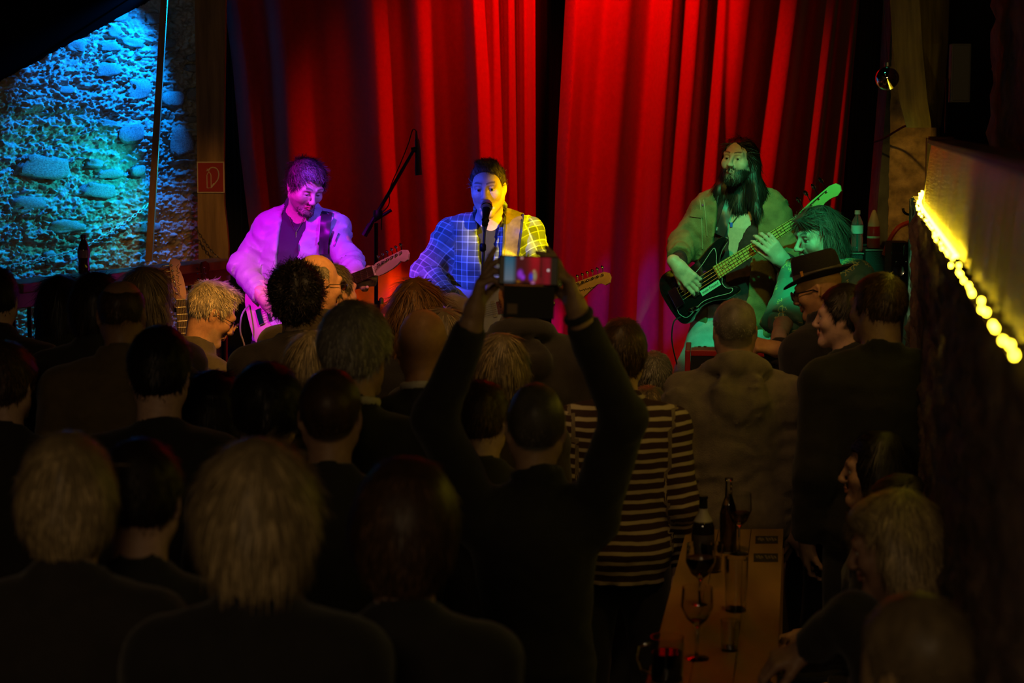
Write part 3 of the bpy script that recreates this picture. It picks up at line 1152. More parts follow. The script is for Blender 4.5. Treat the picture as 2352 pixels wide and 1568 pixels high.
def make_top(J, m, parent, name='jacket', ga=None, margin=.018, hem=-.2, sleeve=1.0, short=False, collar=None, g=1.0, amp=.005, seed=0, res=.013,
             open_front=None, belly=0.0, flare=0.0, cuff=None, vneck=None, top=.97, fx=24, fz=40, hood=False, fm=1.0, smoothbands=(), fold=0.0):
    root = J['root']
    lo, hi = bounds(J, .2)
    lo[2] = max(lo[2], min(J['pelvis'][2] - .35, J['wrR'][2] - .12, J['wrL'][2] - .12))
    hi[2] = max(J['neck'][2] + .20, J['wrR'][2] + .1, J['wrL'][2] + .1, J['elR'][2] + .1, J['elL'][2] + .1)
    S = SDF(lo, hi, res, smoothbands)
    put_torso(S, J, margin, g, hem, belly, flare, top)
    put_shoulders(S, J, margin, g)
    put_arms(S, J, margin, (0.0 if short else sleeve), ga or g, cuff=cuff, fm=fm)
    p0, ax, sd, fw, L = torso_frame(J)
    nb = J['neck']
    # neck hole
    S.cap(nb, nb + ax * .03, .064, .062, k=.03)
    c0, R, hs = J['head'], J['R'], J['hs']
    nk = c0 + R @ (V3(0, -.022, -.05) * hs)
    S.cap(nb + nrm(nk - nb) * .058 + fw * .012, nk + (nk - nb) * .5, .0605, .068, k=.008, mode='s')
    S.ell(nb + fw * .085 + ax * .035, (.055, .055, .040), np.stack([sd, fw, ax], 1), k=.02, mode='s')
    if collar == 'crew':
        S.ring(nb + nrm(nk - nb) * .022 + fw * .006, nrm(nk - nb) + nrm(fw) * .30, .068, .010, k=.014, sq=1.4)
    elif collar == 'stand':
        S.ring(nb + nrm(nk - nb) * .040, nrm(nk - nb) + nrm(fw) * .15, .069, .011, k=.012, sq=2.8)
    elif collar == 'shirt':
        S.ring(nb + nrm(nk - nb) * .038, nrm(nk - nb) + nrm(fw) * .28, .069, .010, k=.008, sq=2.4)
        for sx in (1, -1):
            S.cap(nb + fw * .062 + sd * sx * .035 + ax * .03, nb + fw * .100 + sd * sx * .055 - ax * .035, .012, .009, k=.008)
    if hood:
        S.ring(nb + ax * .028 - fw * .022, ax + nrm(fw) * .50, .094, .031, k=.010, sq=1.2)
        S.ell(nb - fw * .120 - ax * .060, (.108, .062, .105), np.stack([sd, fw, ax], 1), k=.010)
        S.ell(nb - fw * .175 + ax * .012, (.070, .060, .040), np.stack([sd, fw, ax], 1), k=.015, mode='s')
        S.ell(nb - fw * .195 - ax * .075, (.040, .030, .075), np.stack([sd, fw, ax], 1), k=.015, mode='s')
        S.ell(nb - fw * .135 - ax * .03, (.05, .022, .055), np.stack([sd, fw, ax], 1), k=.02, mode='s') if False else None
    if open_front is not None:
        w0, w1, tb = open_front[:3]
        u0 = open_front[3] if len(open_front) > 3 else 0.0

        def fn(X, Y, Z):
            x, y, z = X - p0[0], Y - p0[1], Z - p0[2]
            t = (x * ax[0] + y * ax[1] + z * ax[2]) / L
            u = x * sd[0] + y * sd[1] + z * sd[2] - u0
            w = x * fw[0] + y * fw[1] + z * fw[2]
            ww = w1 + (w0 - w1) * np.clip((t - tb) / (1 - tb), 0, 1)
            return np.maximum(np.maximum(np.abs(u) - ww, .02 - w), np.maximum((tb - t) * L if w1 <= 0.001 else -1.0 + 0 * t, t - 1.35))
        S.put(fn, lo, hi, .008, 's')
    S.wrinkle(amp * (.5 if fold else 1), fx, fz, seed)
    if fold:
        bones = [(p0, p0 + ax * L, .15, .7)]
        for s_ in 'RL':
            bones += [(J['sh' + s_], J['el' + s_], .055, 1.0), (J['el' + s_], J['wr' + s_], .045, 1.0)]
        S.folds(bones, fold, seed=seed)
    V, Q = S.surface()
    me = mesh_np(name, V - root, Q)
    # cloth coordinates: along / around the nearest limb
    U = np.zeros((len(V), 3), np.float32)
    best = np.full(len(V), 1e9)
    sections = [('t', p0, p0 + ax * L, .15)]
    for s in 'RL':
        sections += [('a', J['sh' + s], J['el' + s], .05), ('a', J['el' + s], J['wr' + s], .04)]
    for kind, a, b, rr in sections:
        ab = b - a
        LL = np.linalg.norm(ab)
        t = np.clip(((V - a) @ ab) / LL ** 2, 0, 1)
        dist = np.linalg.norm(V - a - t[:, None] * ab, axis=1) - rr
        w = dist < best
        if kind == 't':
            uu = (V - a) @ sd
            vv = (V - a) @ ax
        else:
            d = nrm(ab)
            s1 = nrm(np.cross(d, fw) + 1e-6)
            s2 = np.cross(d, s1)
            rel = V - a
            uu = np.arctan2(rel @ s1, rel @ s2) * .055
            vv = (rel @ d)
        U[w, 0], U[w, 1] = uu[w], vv[w]
        best = np.where(w, dist, best)
    at_ = me.attributes.new('cloth', 'FLOAT_VECTOR', 'POINT')
    at_.data.foreach_set('vector', U.ravel())
    return obj(name, me, m, parent)


def make_trousers(J, m, parent, name='trousers', margin=.016, g=1.0, amp=.005, seed=0, res=.016):
    root, k = J['root'], J['k']
    A = np.array([J[q + s] for q in ('hip', 'kn', 'an') for s in 'RL'] + [J['pelvis']])
    lo, hi = A.min(0) - .2, A.max(0) + .2
    S = SDF(lo, hi, res)
    p0, ax, sd, fw, L = torso_frame(J)
    put_torso(S, J, margin * .7, g, -.22, top=.2)
    for s in 'RL':
        S.cap(J['hip' + s], J['kn' + s], .085 * k * g + margin, .060 * k * g + margin, k=.03)
        S.cap(J['kn' + s], J['an' + s], .060 * k + margin, .050 * k + margin, k=.02, cut=.98)
    S.plane_cut(p0 + ax * .06, ax)
    S.wrinkle(amp, 22, 36, seed)
    V, Q = S.surface()
    return obj(name, mesh_np(name, V - root, Q), m, parent)


def glasses(J, parent, root, m=None, rim=.0015):
    c, R, hs = J['head'], J['R'], J['hs']
    T = lambda x, y, z: Vector(c + R @ (V3(x, y, z) * hs) - root)
    m = m or mat('glasses_frame', (.02, .018, .016), .3)
    mb = MB()
    for sx in (1, -1):
        loop = [T(sx * .033 + .024 * math.cos(a), .110 - .12 * abs(.033 + sx * 0) * 0 - .004 * math.cos(a) * sx, .000 + .018 * math.sin(a)) for a in np.linspace(0, 2 * math.pi, 17)]
        mb.tube(loop, rim * 1.2, 5)
        mb.tube([T(sx * .057, .106, .006), T(sx * .078, .08, .008), T(sx * .083, .0, .006), T(sx * .083, -.02, -.008)], rim, 5)
    mb.tube([T(-.009, .110, .004), T(0, .113, .006), T(.009, .110, .004)], rim, 5)
    o = mb.build('glasses', m, parent, True)
    lm = mat('lens_glass', (.9, .95, .95), .02, trans=1.0)
    for sx in (1, -1):
        n = 16
        pts = [T(sx * .033 + .0235 * math.cos(a), .1095, .0175 * math.sin(a)) for a in np.linspace(0, 2 * math.pi, n, endpoint=False)]
        q = [p - Vector(R[:, 1]) * .0015 for p in pts]
        MB().add(pts + q, [tuple(range(n)), tuple(range(2 * n - 1, n - 1, -1))] + [(i, i + n, (i + 1) % n + n, (i + 1) % n) for i in range(n)]).build('lens', lm, o, False)
    return o


from mathutils.bvhtree import BVHTree


def bvh_of(*objs):
    V, F = [], []
    for o in objs:
        b = len(V)
        me = o.data
        M = o.matrix_basis if o.parent is None else Matrix.Translation(o.parent.location) @ o.matrix_basis
        V += [M @ v.co for v in me.vertices]
        F += [[i + b for i in p.vertices] for p in me.polygons]
    return BVHTree.FromPolygons(V, F)


def drape(name, bvh, quad, nu, nv, off, thick, m, parent, root, fallback=None, dirv=(0, 1, 0), smooth=True):
    """quad(u, v) -> world point in front of the surface; projected along dirv onto it"""
    d = Vector(dirv).normalized()
    G = [[None] * (nv + 1) for _ in range(nu + 1)]
    for i in range(nu + 1):
        for j in range(nv + 1):
            p = Vector(quad(i / nu, j / nv))
            hit = bvh.ray_cast(p - d * .6, d, 1.5)
            if hit[0] is not None:
                G[i][j] = hit[0]
    # fill misses from neighbours
    for _ in range(8):
        for i in range(nu + 1):
            for j in range(nv + 1):
                if G[i][j] is None:
                    p = Vector(quad(i / nu, j / nv))
                    nb_ = [G[a][b] for a in range(max(0, i - 1), min(nu, i + 1) + 1) for b in range(max(0, j - 1), min(nv, j + 1) + 1) if G[a][b] is not None]
                    if nb_:
                        dep = sum(((q - p).dot(d) for q in nb_)) / len(nb_)
                        G[i][j] = p + d * dep
    # smooth depth
    for _ in range(2):
        for i in range(1, nu):
            for j in range(1, nv):
                p = G[i][j]
                a = sum(((G[i + x][j + y] - p).dot(d) for x, y in ((1, 0), (-1, 0), (0, 1), (0, -1)))) / 4
                G[i][j] = p + d * (a * .5)
    V = []
    for lay in (off + thick, off * .3):
        for i in range(nu + 1):
            for j in range(nv + 1):
                V.append(G[i][j] - d * lay - Vector(root))
    n1 = (nu + 1) * (nv + 1)
    F = []
    ix = lambda i, j, l=0: l * n1 + i * (nv + 1) + j
    for i in range(nu):
        for j in range(nv):
            F.append((ix(i, j), ix(i + 1, j), ix(i + 1, j + 1), ix(i, j + 1)))
            F.append((ix(i, j, 1), ix(i, j + 1, 1), ix(i + 1, j + 1, 1), ix(i + 1, j, 1)))
    for i in range(nu):
        F.append((ix(i, 0), ix(i, 0, 1), ix(i + 1, 0, 1), ix(i + 1, 0)))
        F.append((ix(i, nv), ix(i + 1, nv), ix(i + 1, nv, 1), ix(i, nv, 1)))
    for j in range(nv):
        F.append((ix(0, j), ix(0, j + 1), ix(0, j + 1, 1), ix(0, j, 1)))
        F.append((ix(nu, j), ix(nu, j, 1), ix(nu, j + 1, 1), ix(nu, j + 1)))
    mb = MB()
    mb.add(V, F)
    return mb.build(name, m, parent, smooth)


def quadpx(c4, Y):
    """bilinear patch from four pixel corners (order: 00, 10, 11, 01)"""
    a, b, c, d = [at(px, py, Y) for px, py in c4]
    return lambda u, v: a * (1 - u) * (1 - v) + b * u * (1 - v) + c * u * v + d * (1 - u) * v
# ------------------------------------------------------------------ the room
STAGE_Z = 0.40
YAW = math.radians(10.0)
wood_floor = mat('dark_floorboards', (.07, .05, .035), .6, noise=.4, nscale=6, stretch=(1, .1, 1))
black_paint = mat('black_paint', (.012, .011, .011), .8)
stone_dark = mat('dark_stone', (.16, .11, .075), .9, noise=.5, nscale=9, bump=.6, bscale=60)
ceil_m = mat('dark_ceiling', (.0025, .0022, .002), 1.0, spec=0.0)

fl = MB().box((0, 4.5, -.05), (8.5, 13.5, .1)).build('floor', wood_floor)
tag(fl, 'dark wooden floor under the audience', kind='structure')
ce = MB().box((0.6, 4.5, 4.35), (6.5, 13.5, .1)).build('ceiling', ceil_m)
tag(ce, 'dark ceiling above the stage', kind='structure')
# dark sloping roof underside, top left
p1, p2 = at(0, 101, 9.55), at(197, 0, 9.9)
dv = (p2 - p1)
q0 = p1 - dv * 2.2
q1 = p1 + dv * 3.6
back = Vector((0, -4.2, 0))
up_ = Vector((-.02, 0, .12))
ofs = Vector((.25, .35, 0))
V = [q0 + ofs, q1 + ofs, q1 + back, q0 + back]
V = V + [v + up_ for v in V]
rf = MB().add(V, [(0, 1, 2, 3), (7, 6, 5, 4), (0, 4, 5, 1), (1, 5, 6, 2), (2, 6, 7, 3), (3, 7, 4, 0)]).build('ceiling_slope', ceil_m)
tag(rf, 'black sloping underside of the roof above the stone wall', kind='structure')
wb = MB().box((0, 11.0, 2.1), (7.0, .2, 4.4)).build('wall_back', black_paint)
tag(wb, 'black back wall behind the red curtain', kind='structure')
wr_ = MB().box((0, -2.2, 2.1), (8.5, .2, 4.4)).build('wall_rear', stone_dark)
tag(wr_, 'dark rear wall behind the audience', kind='structure')
wl2 = MB().box((-3.3, 3.0, 2.1), (.2, 10.4, 4.4)).build('wall_side', stone_dark)
tag(wl2, 'dark side wall beside the audience', kind='structure')

# stage platform, its front edge turned with the room
fy = lambda x: 8.22 - .176 * x
st = MB().prism([(-2.6, fy(-2.6)), (2.3, fy(2.3)), (2.3, 10.85), (-2.6, 10.85)], 0.0, STAGE_Z).build('floor_stage', wood_floor)
tag(st, 'low wooden stage platform', kind='structure')


def rough_wall(name, P0, P1, z0, z1, res, amp, m, thick=.25, seed=0, rows=True, side=1, fine=None, fq=1.0):
    """rubble wall face from P0 to P1 (plan points), rough geometry"""
    P0, P1 = np.array(P0, float), np.array(P1, float)
    L = np.linalg.norm(P1 - P0)
    d = (P1 - P0) / L
    n = np.array([d[1], -d[0]]) * side
    if fine is None:
        us, vs = np.linspace(0, L, int(L / res) + 1), np.linspace(z0, z1, int((z1 - z0) / res) + 1)
    else:
        us = axis(0, L, .03, [(fine[0], fine[1], res)])
        us = us / us[-1] * L
        vs = axis(z0, z1, .03, [(fine[2], fine[3], res)])
        vs = z0 + (vs - z0) / (vs[-1] - z0) * (z1 - z0)
    nu, nv = len(us) - 1, len(vs) - 1
    u, v = us.astype(float)[:, None], vs.astype(float)[None, :]
    u, v = np.broadcast_arrays(u, v)
    h = fbm(u * 3 + seed, v * 5, seed + 0 * u, 3) * amp * .8
    rid = fbm(u * 24 * fq + seed + 2 * vnoise(u * 9, v * 9, 0 * u), v * 44 * fq + 5, 3 + 0 * u, 3, .62)
    h = h + np.abs(rid) * amp * 1.0 + fbm(u * 80 * fq, v * 130 * fq, 8 + 0 * u, 2, .7) * amp * .42
    course = np.sin((v + .03 * vnoise(u * 4, v * 2, 0 * u)) / .13 * math.pi) ** 8
    if rows:
        h = h - course * amp * .5
    X = P0[0] + d[0] * u + n[0] * h
    Y = P0[1] + d[1] * u + n[1] * h
    V = np.stack([X, Y, v], -1).reshape(-1, 3)
    i, j = np.meshgrid(np.arange(nu), np.arange(nv), indexing='ij')
    w = nv + 1
    a = (i * w + j).ravel()
    Q = np.stack([a, a + w, a + w + 1, a + 1], 1)
    if side < 0:
        Q = Q[:, ::-1]
    # back slab
    b = len(V)
    B = []
    for (uu, zz) in ((0, z0), (L, z0), (L, z1), (0, z1)):
        B.append((P0[0] + d[0] * uu - n[0] * thick, P0[1] + d[1] * uu - n[1] * thick, zz))
    V = np.vstack([V, np.array(B)])
    c = [0, nu * w, nu * w + nv, nv]
    ex = np.array([(b + 3, b + 2, b + 1, b), (c[0], b, b + 1, c[1]), (c[1], b + 1, b + 2, c[2]), (c[2], b + 2, b + 3, c[3]), (c[3], b + 3, b, c[0])])
    return obj(name, mesh_np(name, V, np.vstack([Q, ex])), m), d, n, L


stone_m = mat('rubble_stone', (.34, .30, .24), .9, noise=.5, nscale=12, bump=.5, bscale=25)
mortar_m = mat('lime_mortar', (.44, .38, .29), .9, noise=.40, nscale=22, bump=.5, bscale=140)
WP0, WP1 = (-3.30, 8.86), (-1.60, 10.46)
wl, wd, wn, wL = rough_wall('wall_left', WP0, WP1, 0, 3.6, .0052, .022, mortar_m, seed=3, fine=(1.0, 2.33, 1.15, 3.0))
tag(wl, 'rough rubble stone wall lit blue beside the stage', kind='structure')
# single stones standing proud of the mortar
rng = random.Random(5)


def stone_mesh(i):
    r = np.random.RandomState(100 + i)
    bm = bmesh.new()
    bmesh.ops.create_icosphere(bm, subdivisions=3, radius=1.0)
    for v in bm.verts:
        c = np.array(v.co)
        c = np.sign(c) * np.abs(c) ** .62
        c *= 1 + .34 * vnoise(*(np.array([[x] for x in (c * 1.5 + i * 3.1)])))[0] + .16 * vnoise(*(np.array([[x] for x in (c * 5.5 + i * 1.1)])))[0] + r.uniform(-.02, .02)
        v.co = c
    me = bpy.data.meshes.new('stone')
    bm.to_mesh(me)
    bm.free()
    me.polygons.foreach_set('use_smooth', np.ones(len(me.polygons), dtype=bool))
    me.materials.append(stone_m)
    return me


smeshes = [stone_mesh(i) for i in range(9)]
placed = []
big = [(170, 105, .075, .045), (318, 203, .085, .07), (100, 388, .16, .075), (415, 325, .10, .11), (300, 310, .10, .07), (225, 440, .11, .05), (330, 520, .10, .045), (60, 470, .13, .06), (150, 520, .14, .05), (395, 230, .09, .06), (240, 160, .09, .05)]


def wall_u_from_px(px, py):
    # intersect the pixel ray with the wall plane
    for it in range(1):
        a, b = at(px, py, 8.0), at(px, py, 11.0)
        A = np.array([(b - a).x, (b - a).y])
        p0 = np.array([a.x, a.y])
        W0 = np.array(WP0)
        t = ((W0 - p0) @ wn) / (A @ wn)
        p = a + (b - a) * t
        u = (np.array([p.x, p.y]) - W0) @ wd
    return u, p.z


def put_stone(u, z, hu, hz, depth=.05):
    o = bpy.data.objects.new('stone', smeshes[rng.randrange(9)])
    p = np.array(WP0) + wd * u - wn * .002
    o.location = (p[0], p[1], z)
    o.rotation_euler = (0, rng.uniform(-.12, .12), math.atan2(wd[1], wd[0]))
    o.scale = (hu, depth, hz)
    link(o, wl)
    placed.append((u, z, hu, hz))


for px, py, hu, hz in big:
    u, z = wall_u_from_px(px, py)
    put_stone(u, z, hu * .8, hz * .75, .034)
tries = 0
while len(placed) < 60 and tries < 6000:
    tries += 1
    u = rng.uniform(.95, wL - .05)
    z = rng.uniform(1.0, 3.3)
    hu, hz = rng.uniform(.03, .075), rng.uniform(.016, .034)
    if all(abs(u - a) > (hu + c) * .9 or abs(z - b) > (hz + e) * .95 for a, b, c, e in placed):
        put_stone(u, z, hu, hz, rng.uniform(.022, .030))

# wooden post with the sign
post_m = mat('post_wood', (.30, .18, .085), .7, noise=.35, nscale=5, bump=.3, bscale=30, stretch=(6, 6, .6))
YP = 9.62
rowsP = [(-30, 447, 518), (0, 447, 518), (120, 449, 517), (250, 451, 515), (380, 453, 514), (470, 454, 515), (520, 454, 521), (570, 456, 525), (640, 456, 522), (760, 456, 520), (900, 456, 520)]
V, F = [], []
for py, xa, xb in rowsP:
    a, b = at(xa, py, YP), at(xb, py, YP)
    V += [a, b, b + Vector((.0, .045, 0)), a + Vector((.0, .045, 0))]
for i in range(len(rowsP) - 1):
    for k in range(4):
        F.append((i * 4 + k, (i + 1) * 4 + k, (i + 1) * 4 + (k + 1) % 4, i * 4 + (k + 1) % 4))
F += [(0, 1, 2, 3), tuple(len(V) - 4 + k for k in (3, 2, 1, 0))]
po = MB().add(V, F).build('wooden_post', post_m)
tag(po, 'broad wooden post with a notched edge between stone wall and curtain', 'post')

# fire extinguisher sign
sr = at(484, 407, YP - .012)
sg = empty('fire_sign', sr, 'square red fire extinguisher sign with white border on the wooden post', 'sign')
sw_, sh_ = .1335, .152
red_m = mat('sign_red', (.36, .012, .012), .4)
white_m = mat('sign_white', (.62, .52, .44), .5)
MB().box((0, .004, 0), (sw_, .006, sh_)).build('border', white_m, sg)
MB().box((0, 0, 0), (sw_ - .011, .005, sh_ - .011)).build('panel', red_m, sg)
mbs = MB()
T2 = lambda x, z: Vector((x, -.004, z))
bw = .0022
cyl = [(-.024, -.052), (-.024, .010), (-.020, .020), (-.014, .024), (-.008, .020), (-.004, .010), (-.004, -.052)]
cyl = [(x * 1.0 + .006, z) for x, z in cyl]
mbs.tube([T2(*q) for q in cyl + [cyl[0]]], bw, 5)
mbs.tube([T2(-.008, .024), T2(-.008, .036), T2(-.018, .040)], bw, 5)
mbs.tube([T2(-.020, .030), T2(-.002, .040)], bw * 1.2, 5)
hose = smooth_curve([(-.008, .040), (.010, .048), (.030, .042), (.040, .020), (.036, -.008), (.022, -.028), (.012, -.040)], 4, False)
mbs.tube([T2(*q) for q in hose], bw * 1.3, 5)
mbs.tube([T2(.016, -.030), T2(.004, -.048)], bw * 1.8, 5)
mbs.build('pictogram', white_m, sg)

# leaning batten in front of the wall
strut_m = mat('strut_wood', (.34, .18, .09), .65, noise=.3, nscale=8, stretch=(5, 5, .5))
a0, a1 = at(381, -60, 9.90), at(342, 600, 9.55)
dd = (a1 - a0)
stt = MB().box((0, 0, 0), (.034, .012, dd.length), dd.to_track_quat('Z', 'Y').to_matrix()).build('wooden_batten', strut_m, None, loc=(a0 + a1) / 2)
tag(stt, 'thin wooden batten leaning upright before the stone wall', 'batten')

# stage railing: rail board, lower board, balusters
rail_m = mat('rail_wood', (.27, .12, .055), .45, noise=.3, nscale=6, stretch=(6, 1, 1))
ra, rb = at(10, 662, 7.55), at(522, 603, 9.50)
rl = empty('stage_railing', (ra + rb) / 2, 'wooden handrail with black balusters along the left side of the stage', 'railing')
dr_ = rb - ra
dr_.z = 0
ang = math.atan2(dr_.y, dr_.x)
Rz = Matrix.Rotation(ang, 3, 'Z')
cen = (ra + rb) / 2
LR = (rb - ra).length
tilt = math.asin((rb - ra).z / LR)
Rr = Rz @ Matrix.Rotation(-tilt, 3, 'Y')
MB().box((0, 0, .0), (LR, .16, .040), Rr, .006).build('handrail', rail_m, rl)
MB().box((0, -.0, -.052), (LR, .035, .065), Rr, .004).build('rail_board', rail_m, rl)
iron = mat('black_iron', (.015, .014, .014), .5, metal=.6)
nb_ = 17
for i in range(nb_):
    t = (i + .5) / nb_ - .5
    p = Rr @ Vector((LR * t, 0, 0))
    zt = -.08 + p.z
    zb = STAGE_Z * 0 + .42 - cen.z
    MB().tube([(p.x, p.y, zt), (p.x, p.y, zb)], .009, 6).build('baluster', iron, rl, True)

# black drapes either side and behind the gap
drape_m = mat('black_drape', (.010, .009, .009), .9, sheen=.1)
red_cloth = mat('red_velvet', (.55, .012, .016), .85, sheen=.25, noise=.08, nscale=40)


def curtain(name, label, left, right, Y0, Y1, folds, m, ztop=3.75, zbot=STAGE_Z + .01, seed=0, nu=260, nv=60, depth=.06, drift=None):
    """left/right: lists of (pixel y, pixel x) for the hanging edges"""
    r = np.random.RandomState(seed)
    V = np.zeros((nu + 1, nv + 1, 3))
    zs = np.linspace(ztop, zbot, nv + 1)
    for j, z in enumerate(zs):
        pyl = 280 + (CAMZ - z) * 4500 / Y0
        xl = np.interp(pyl, [q[0] for q in left], [q[1] for q in left])
        xr = np.interp(pyl, [q[0] for q in right], [q[1] for q in right])
        a = (xl - 1176) / 4500 * Y0
        b = (xr - 1176) / 4500 * Y1
        u = np.linspace(0, 1, nu + 1)
        tv = j / nv
        disp = np.zeros(nu + 1)
        for (c, w, amp, dr, fade) in folds:
            # each fold: centre, width, depth, sideways drift towards the hem, fade
            cc = c + dr * tv
            ww = w * (1 + .35 * tv)
            aa = amp * (1 - fade * tv)
            x = (u - cc) / ww
            disp += 1.35 * aa * np.exp(-np.abs(x) ** 2.4)
        disp += .012 * np.sin(u * 60 + 2 * np.sin(tv * 3 + seed) + 4 * tv) * (.6 + .4 * np.sin(u * 17))
        V[:, j, 0] = a + (b - a) * u
        V[:, j, 1] = Y0 + (Y1 - Y0) * u - disp
        V[:, j, 2] = z
    i, j = np.meshgrid(np.arange(nu), np.arange(nv), indexing='ij')
    w = nv + 1
    a = (i * w + j).ravel()
    Q = np.stack([a, a + w, a + w + 1, a + 1], 1)[:, ::-1]
    n1 = (nu + 1) * w
    VV = np.vstack([V.reshape(-1, 3), V.reshape(-1, 3) + np.array([0, .004, 0])])
    Q2 = (Q + n1)[:, ::-1]
    o = obj(name, mesh_np(name, VV, np.vstack([Q, Q2])), m)
    tag(o, label, 'curtain')
    return o


YC0, YC1 = 10.42, 10.12


def mkfolds(cs, seed):
    return cs


foldsL = [(.035, .035, .09, .02, .2), (.20, .055, .10, -.03, -.3), (.33, .040, .03, .02, .5), (.475, .060, .12, .0, 0), (.63, .045, .12, .005, .0), (.735, .05, .08, .11, .2), (.80, .030, .14, .05, .3), (.865, .022, .14, .02, .2), (.915, .018, .14, .005, .2), (.965, .018, .12, .0, .1)]
foldsR = [(.02, .03, .12, .0, 0), (.105, .045, .14, -.07, .1), (.215, .05, .16, -.05, .0), (.355, .030, .14, -.005, .0), (.44, .042, .14, .0, .0), (.525, .022, .09, .01, .5), (.63, .060, .14, -.09, .0), (.80, .045, .14, -.12, .1), (.915, .022, .16, -.07, .3), (.975, .018, .14, -.03, .2)]
curtain('red_curtain', 'red stage curtain hanging behind the guitarist in the pale jacket', [(-200, 512), (0, 524), (150, 542), (350, 556), (520, 574), (900, 590)], [(-200, 1228), (900, 1232)], YC0, 10.28, foldsL, red_cloth, seed=1)
curtain('red_curtain', 'red stage curtain hanging behind the bassist in the denim jacket', [(-200, 1306), (0, 1296), (350, 1277), (600, 1268), (900, 1262)], [(-200, 1972), (0, 1964), (350, 1940), (500, 1930), (900, 1925)], 10.26, YC1, foldsR, red_cloth, seed=4)
fb = [(q / 9 + .05, .05, .05, 0, 0) for q in range(9)]
curtain('black_drape', 'narrow black drape between the wooden post and the red curtain', [(-200, 500), (900, 505)], [(-200, 600), (900, 640)], 10.62, 10.62, fb, drape_m, seed=6, nu=60, nv=12)
curtain('black_drape', 'black drape in the gap between the two red curtains', [(-200, 1190), (900, 1190)], [(-200, 1340), (900, 1340)], 10.66, 10.66, fb, drape_m, seed=8, nu=60, nv=12)
curtain('black_drape', 'black drape to the right of the red curtains', [(-200, 1940), (900, 1905)], [(-200, 2040), (0, 2032), (900, 2000)], 10.40, 10.05, fb, drape_m, seed=9, nu=60, nv=12)
cr = MB().tube([(-1.9, 10.5, 3.72), (2.1, 10.1, 3.72)], .02, 10).build('curtain_rail', iron, None, True)
tag(cr, 'black curtain rail above the red curtains', 'rail')

# ---------------- right-hand side
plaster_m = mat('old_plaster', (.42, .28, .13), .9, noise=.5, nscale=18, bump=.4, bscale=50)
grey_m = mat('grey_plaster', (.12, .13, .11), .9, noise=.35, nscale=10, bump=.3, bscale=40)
# plaster pier with a pale patch
a = at(2010, 700, 9.4).x
V = []
pier = MB()
rows_ = [(-40, 2052, 2100), (150, 2042, 2096), (300, 2030, 2090), (480, 2015, 2080), (620, 2008, 2074), (900, 2004, 2070)]
for py, xa, xb in rows_:
    A, B = at(xa, py, 9.3), at(xb, py, 9.3)
    V += [A, B, B + Vector((.05, .5, 0)), A + Vector((.05, .5, 0))]
F = [(i * 4 + k, (i + 1) * 4 + k, (i + 1) * 4 + (k + 1) % 4, i * 4 + (k + 1) % 4) for i in range(5) for k in range(4)] + [(0, 1, 2, 3), (23, 22, 21, 20)]
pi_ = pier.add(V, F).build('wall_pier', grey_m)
tag(pi_, 'grey plastered pier at the right edge of the stage', kind='structure')
p0_, p1_ = at(2040, 500, 9.15), at(2135, 500, 9.05)
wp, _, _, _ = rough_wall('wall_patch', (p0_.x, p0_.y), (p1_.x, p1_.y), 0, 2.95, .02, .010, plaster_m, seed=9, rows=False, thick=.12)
tag(wp, 'ochre plastered wall behind the amplifiers', kind='structure')

RE = np.array([1.605, 7.85])            # far end of the right side wall
rdir = np.array([-math.sin(YAW), -math.cos(YAW)])
rn = np.array([-rdir[1], rdir[0]]) * -1
rn = np.array([-math.cos(YAW), math.sin(YAW)])
NE = RE + rdir * 5.75
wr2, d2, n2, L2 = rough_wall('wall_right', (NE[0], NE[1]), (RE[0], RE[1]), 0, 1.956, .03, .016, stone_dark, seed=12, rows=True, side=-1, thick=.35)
tag(wr2, 'dark brown rough wall along the right side of the room', kind='structure')
# upper wall set back
UB = RE - rn * .34
UN = NE - rn * .34
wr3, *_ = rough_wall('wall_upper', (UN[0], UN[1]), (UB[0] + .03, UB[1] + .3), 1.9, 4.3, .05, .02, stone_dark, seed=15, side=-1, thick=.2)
tag(wr3, 'dark upper wall above the lit ledge', kind='structure')
# rough stone end of the wall, catching the green light
ep0, ep1 = at(2090, 600, 7.98), at(2126, 600, 7.92)
edge_m = mat('edge_stone', (.40, .42, .36), .85, noise=.5, nscale=25, bump=.5, bscale=80)
we, *_ = rough_wall('wall_edge', (ep0.x, ep0.y), (ep1.x + .02, ep1.y), 0, 1.94, .012, .014, edge_m, seed=21, thick=.12)
tag(we, 'rough stone edge of the right wall beside the stage', kind='structure')

# ribbed reflective screen with a light chain along its foot
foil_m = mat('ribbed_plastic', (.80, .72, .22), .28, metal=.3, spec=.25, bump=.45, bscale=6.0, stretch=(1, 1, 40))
capw_m = mat('cap_wood', (.10, .065, .045), .6, noise=.3, nscale=6)
scr = empty('ribbed_screen', (RE[0], RE[1], 1.99), 'ribbed glossy plastic screen above the right wall reflecting yellow light', 'screen')
ro = np.array([RE[0], RE[1], 1.99])
Lp = 5.7
n = 1500


def ledge_pt(t):
    # plan position of the ledge at distance t from the far end: it bows out at the far end
    return RE + rdir * t + rn * (.012 - .05 * math.exp(-(t / .9) ** 2))


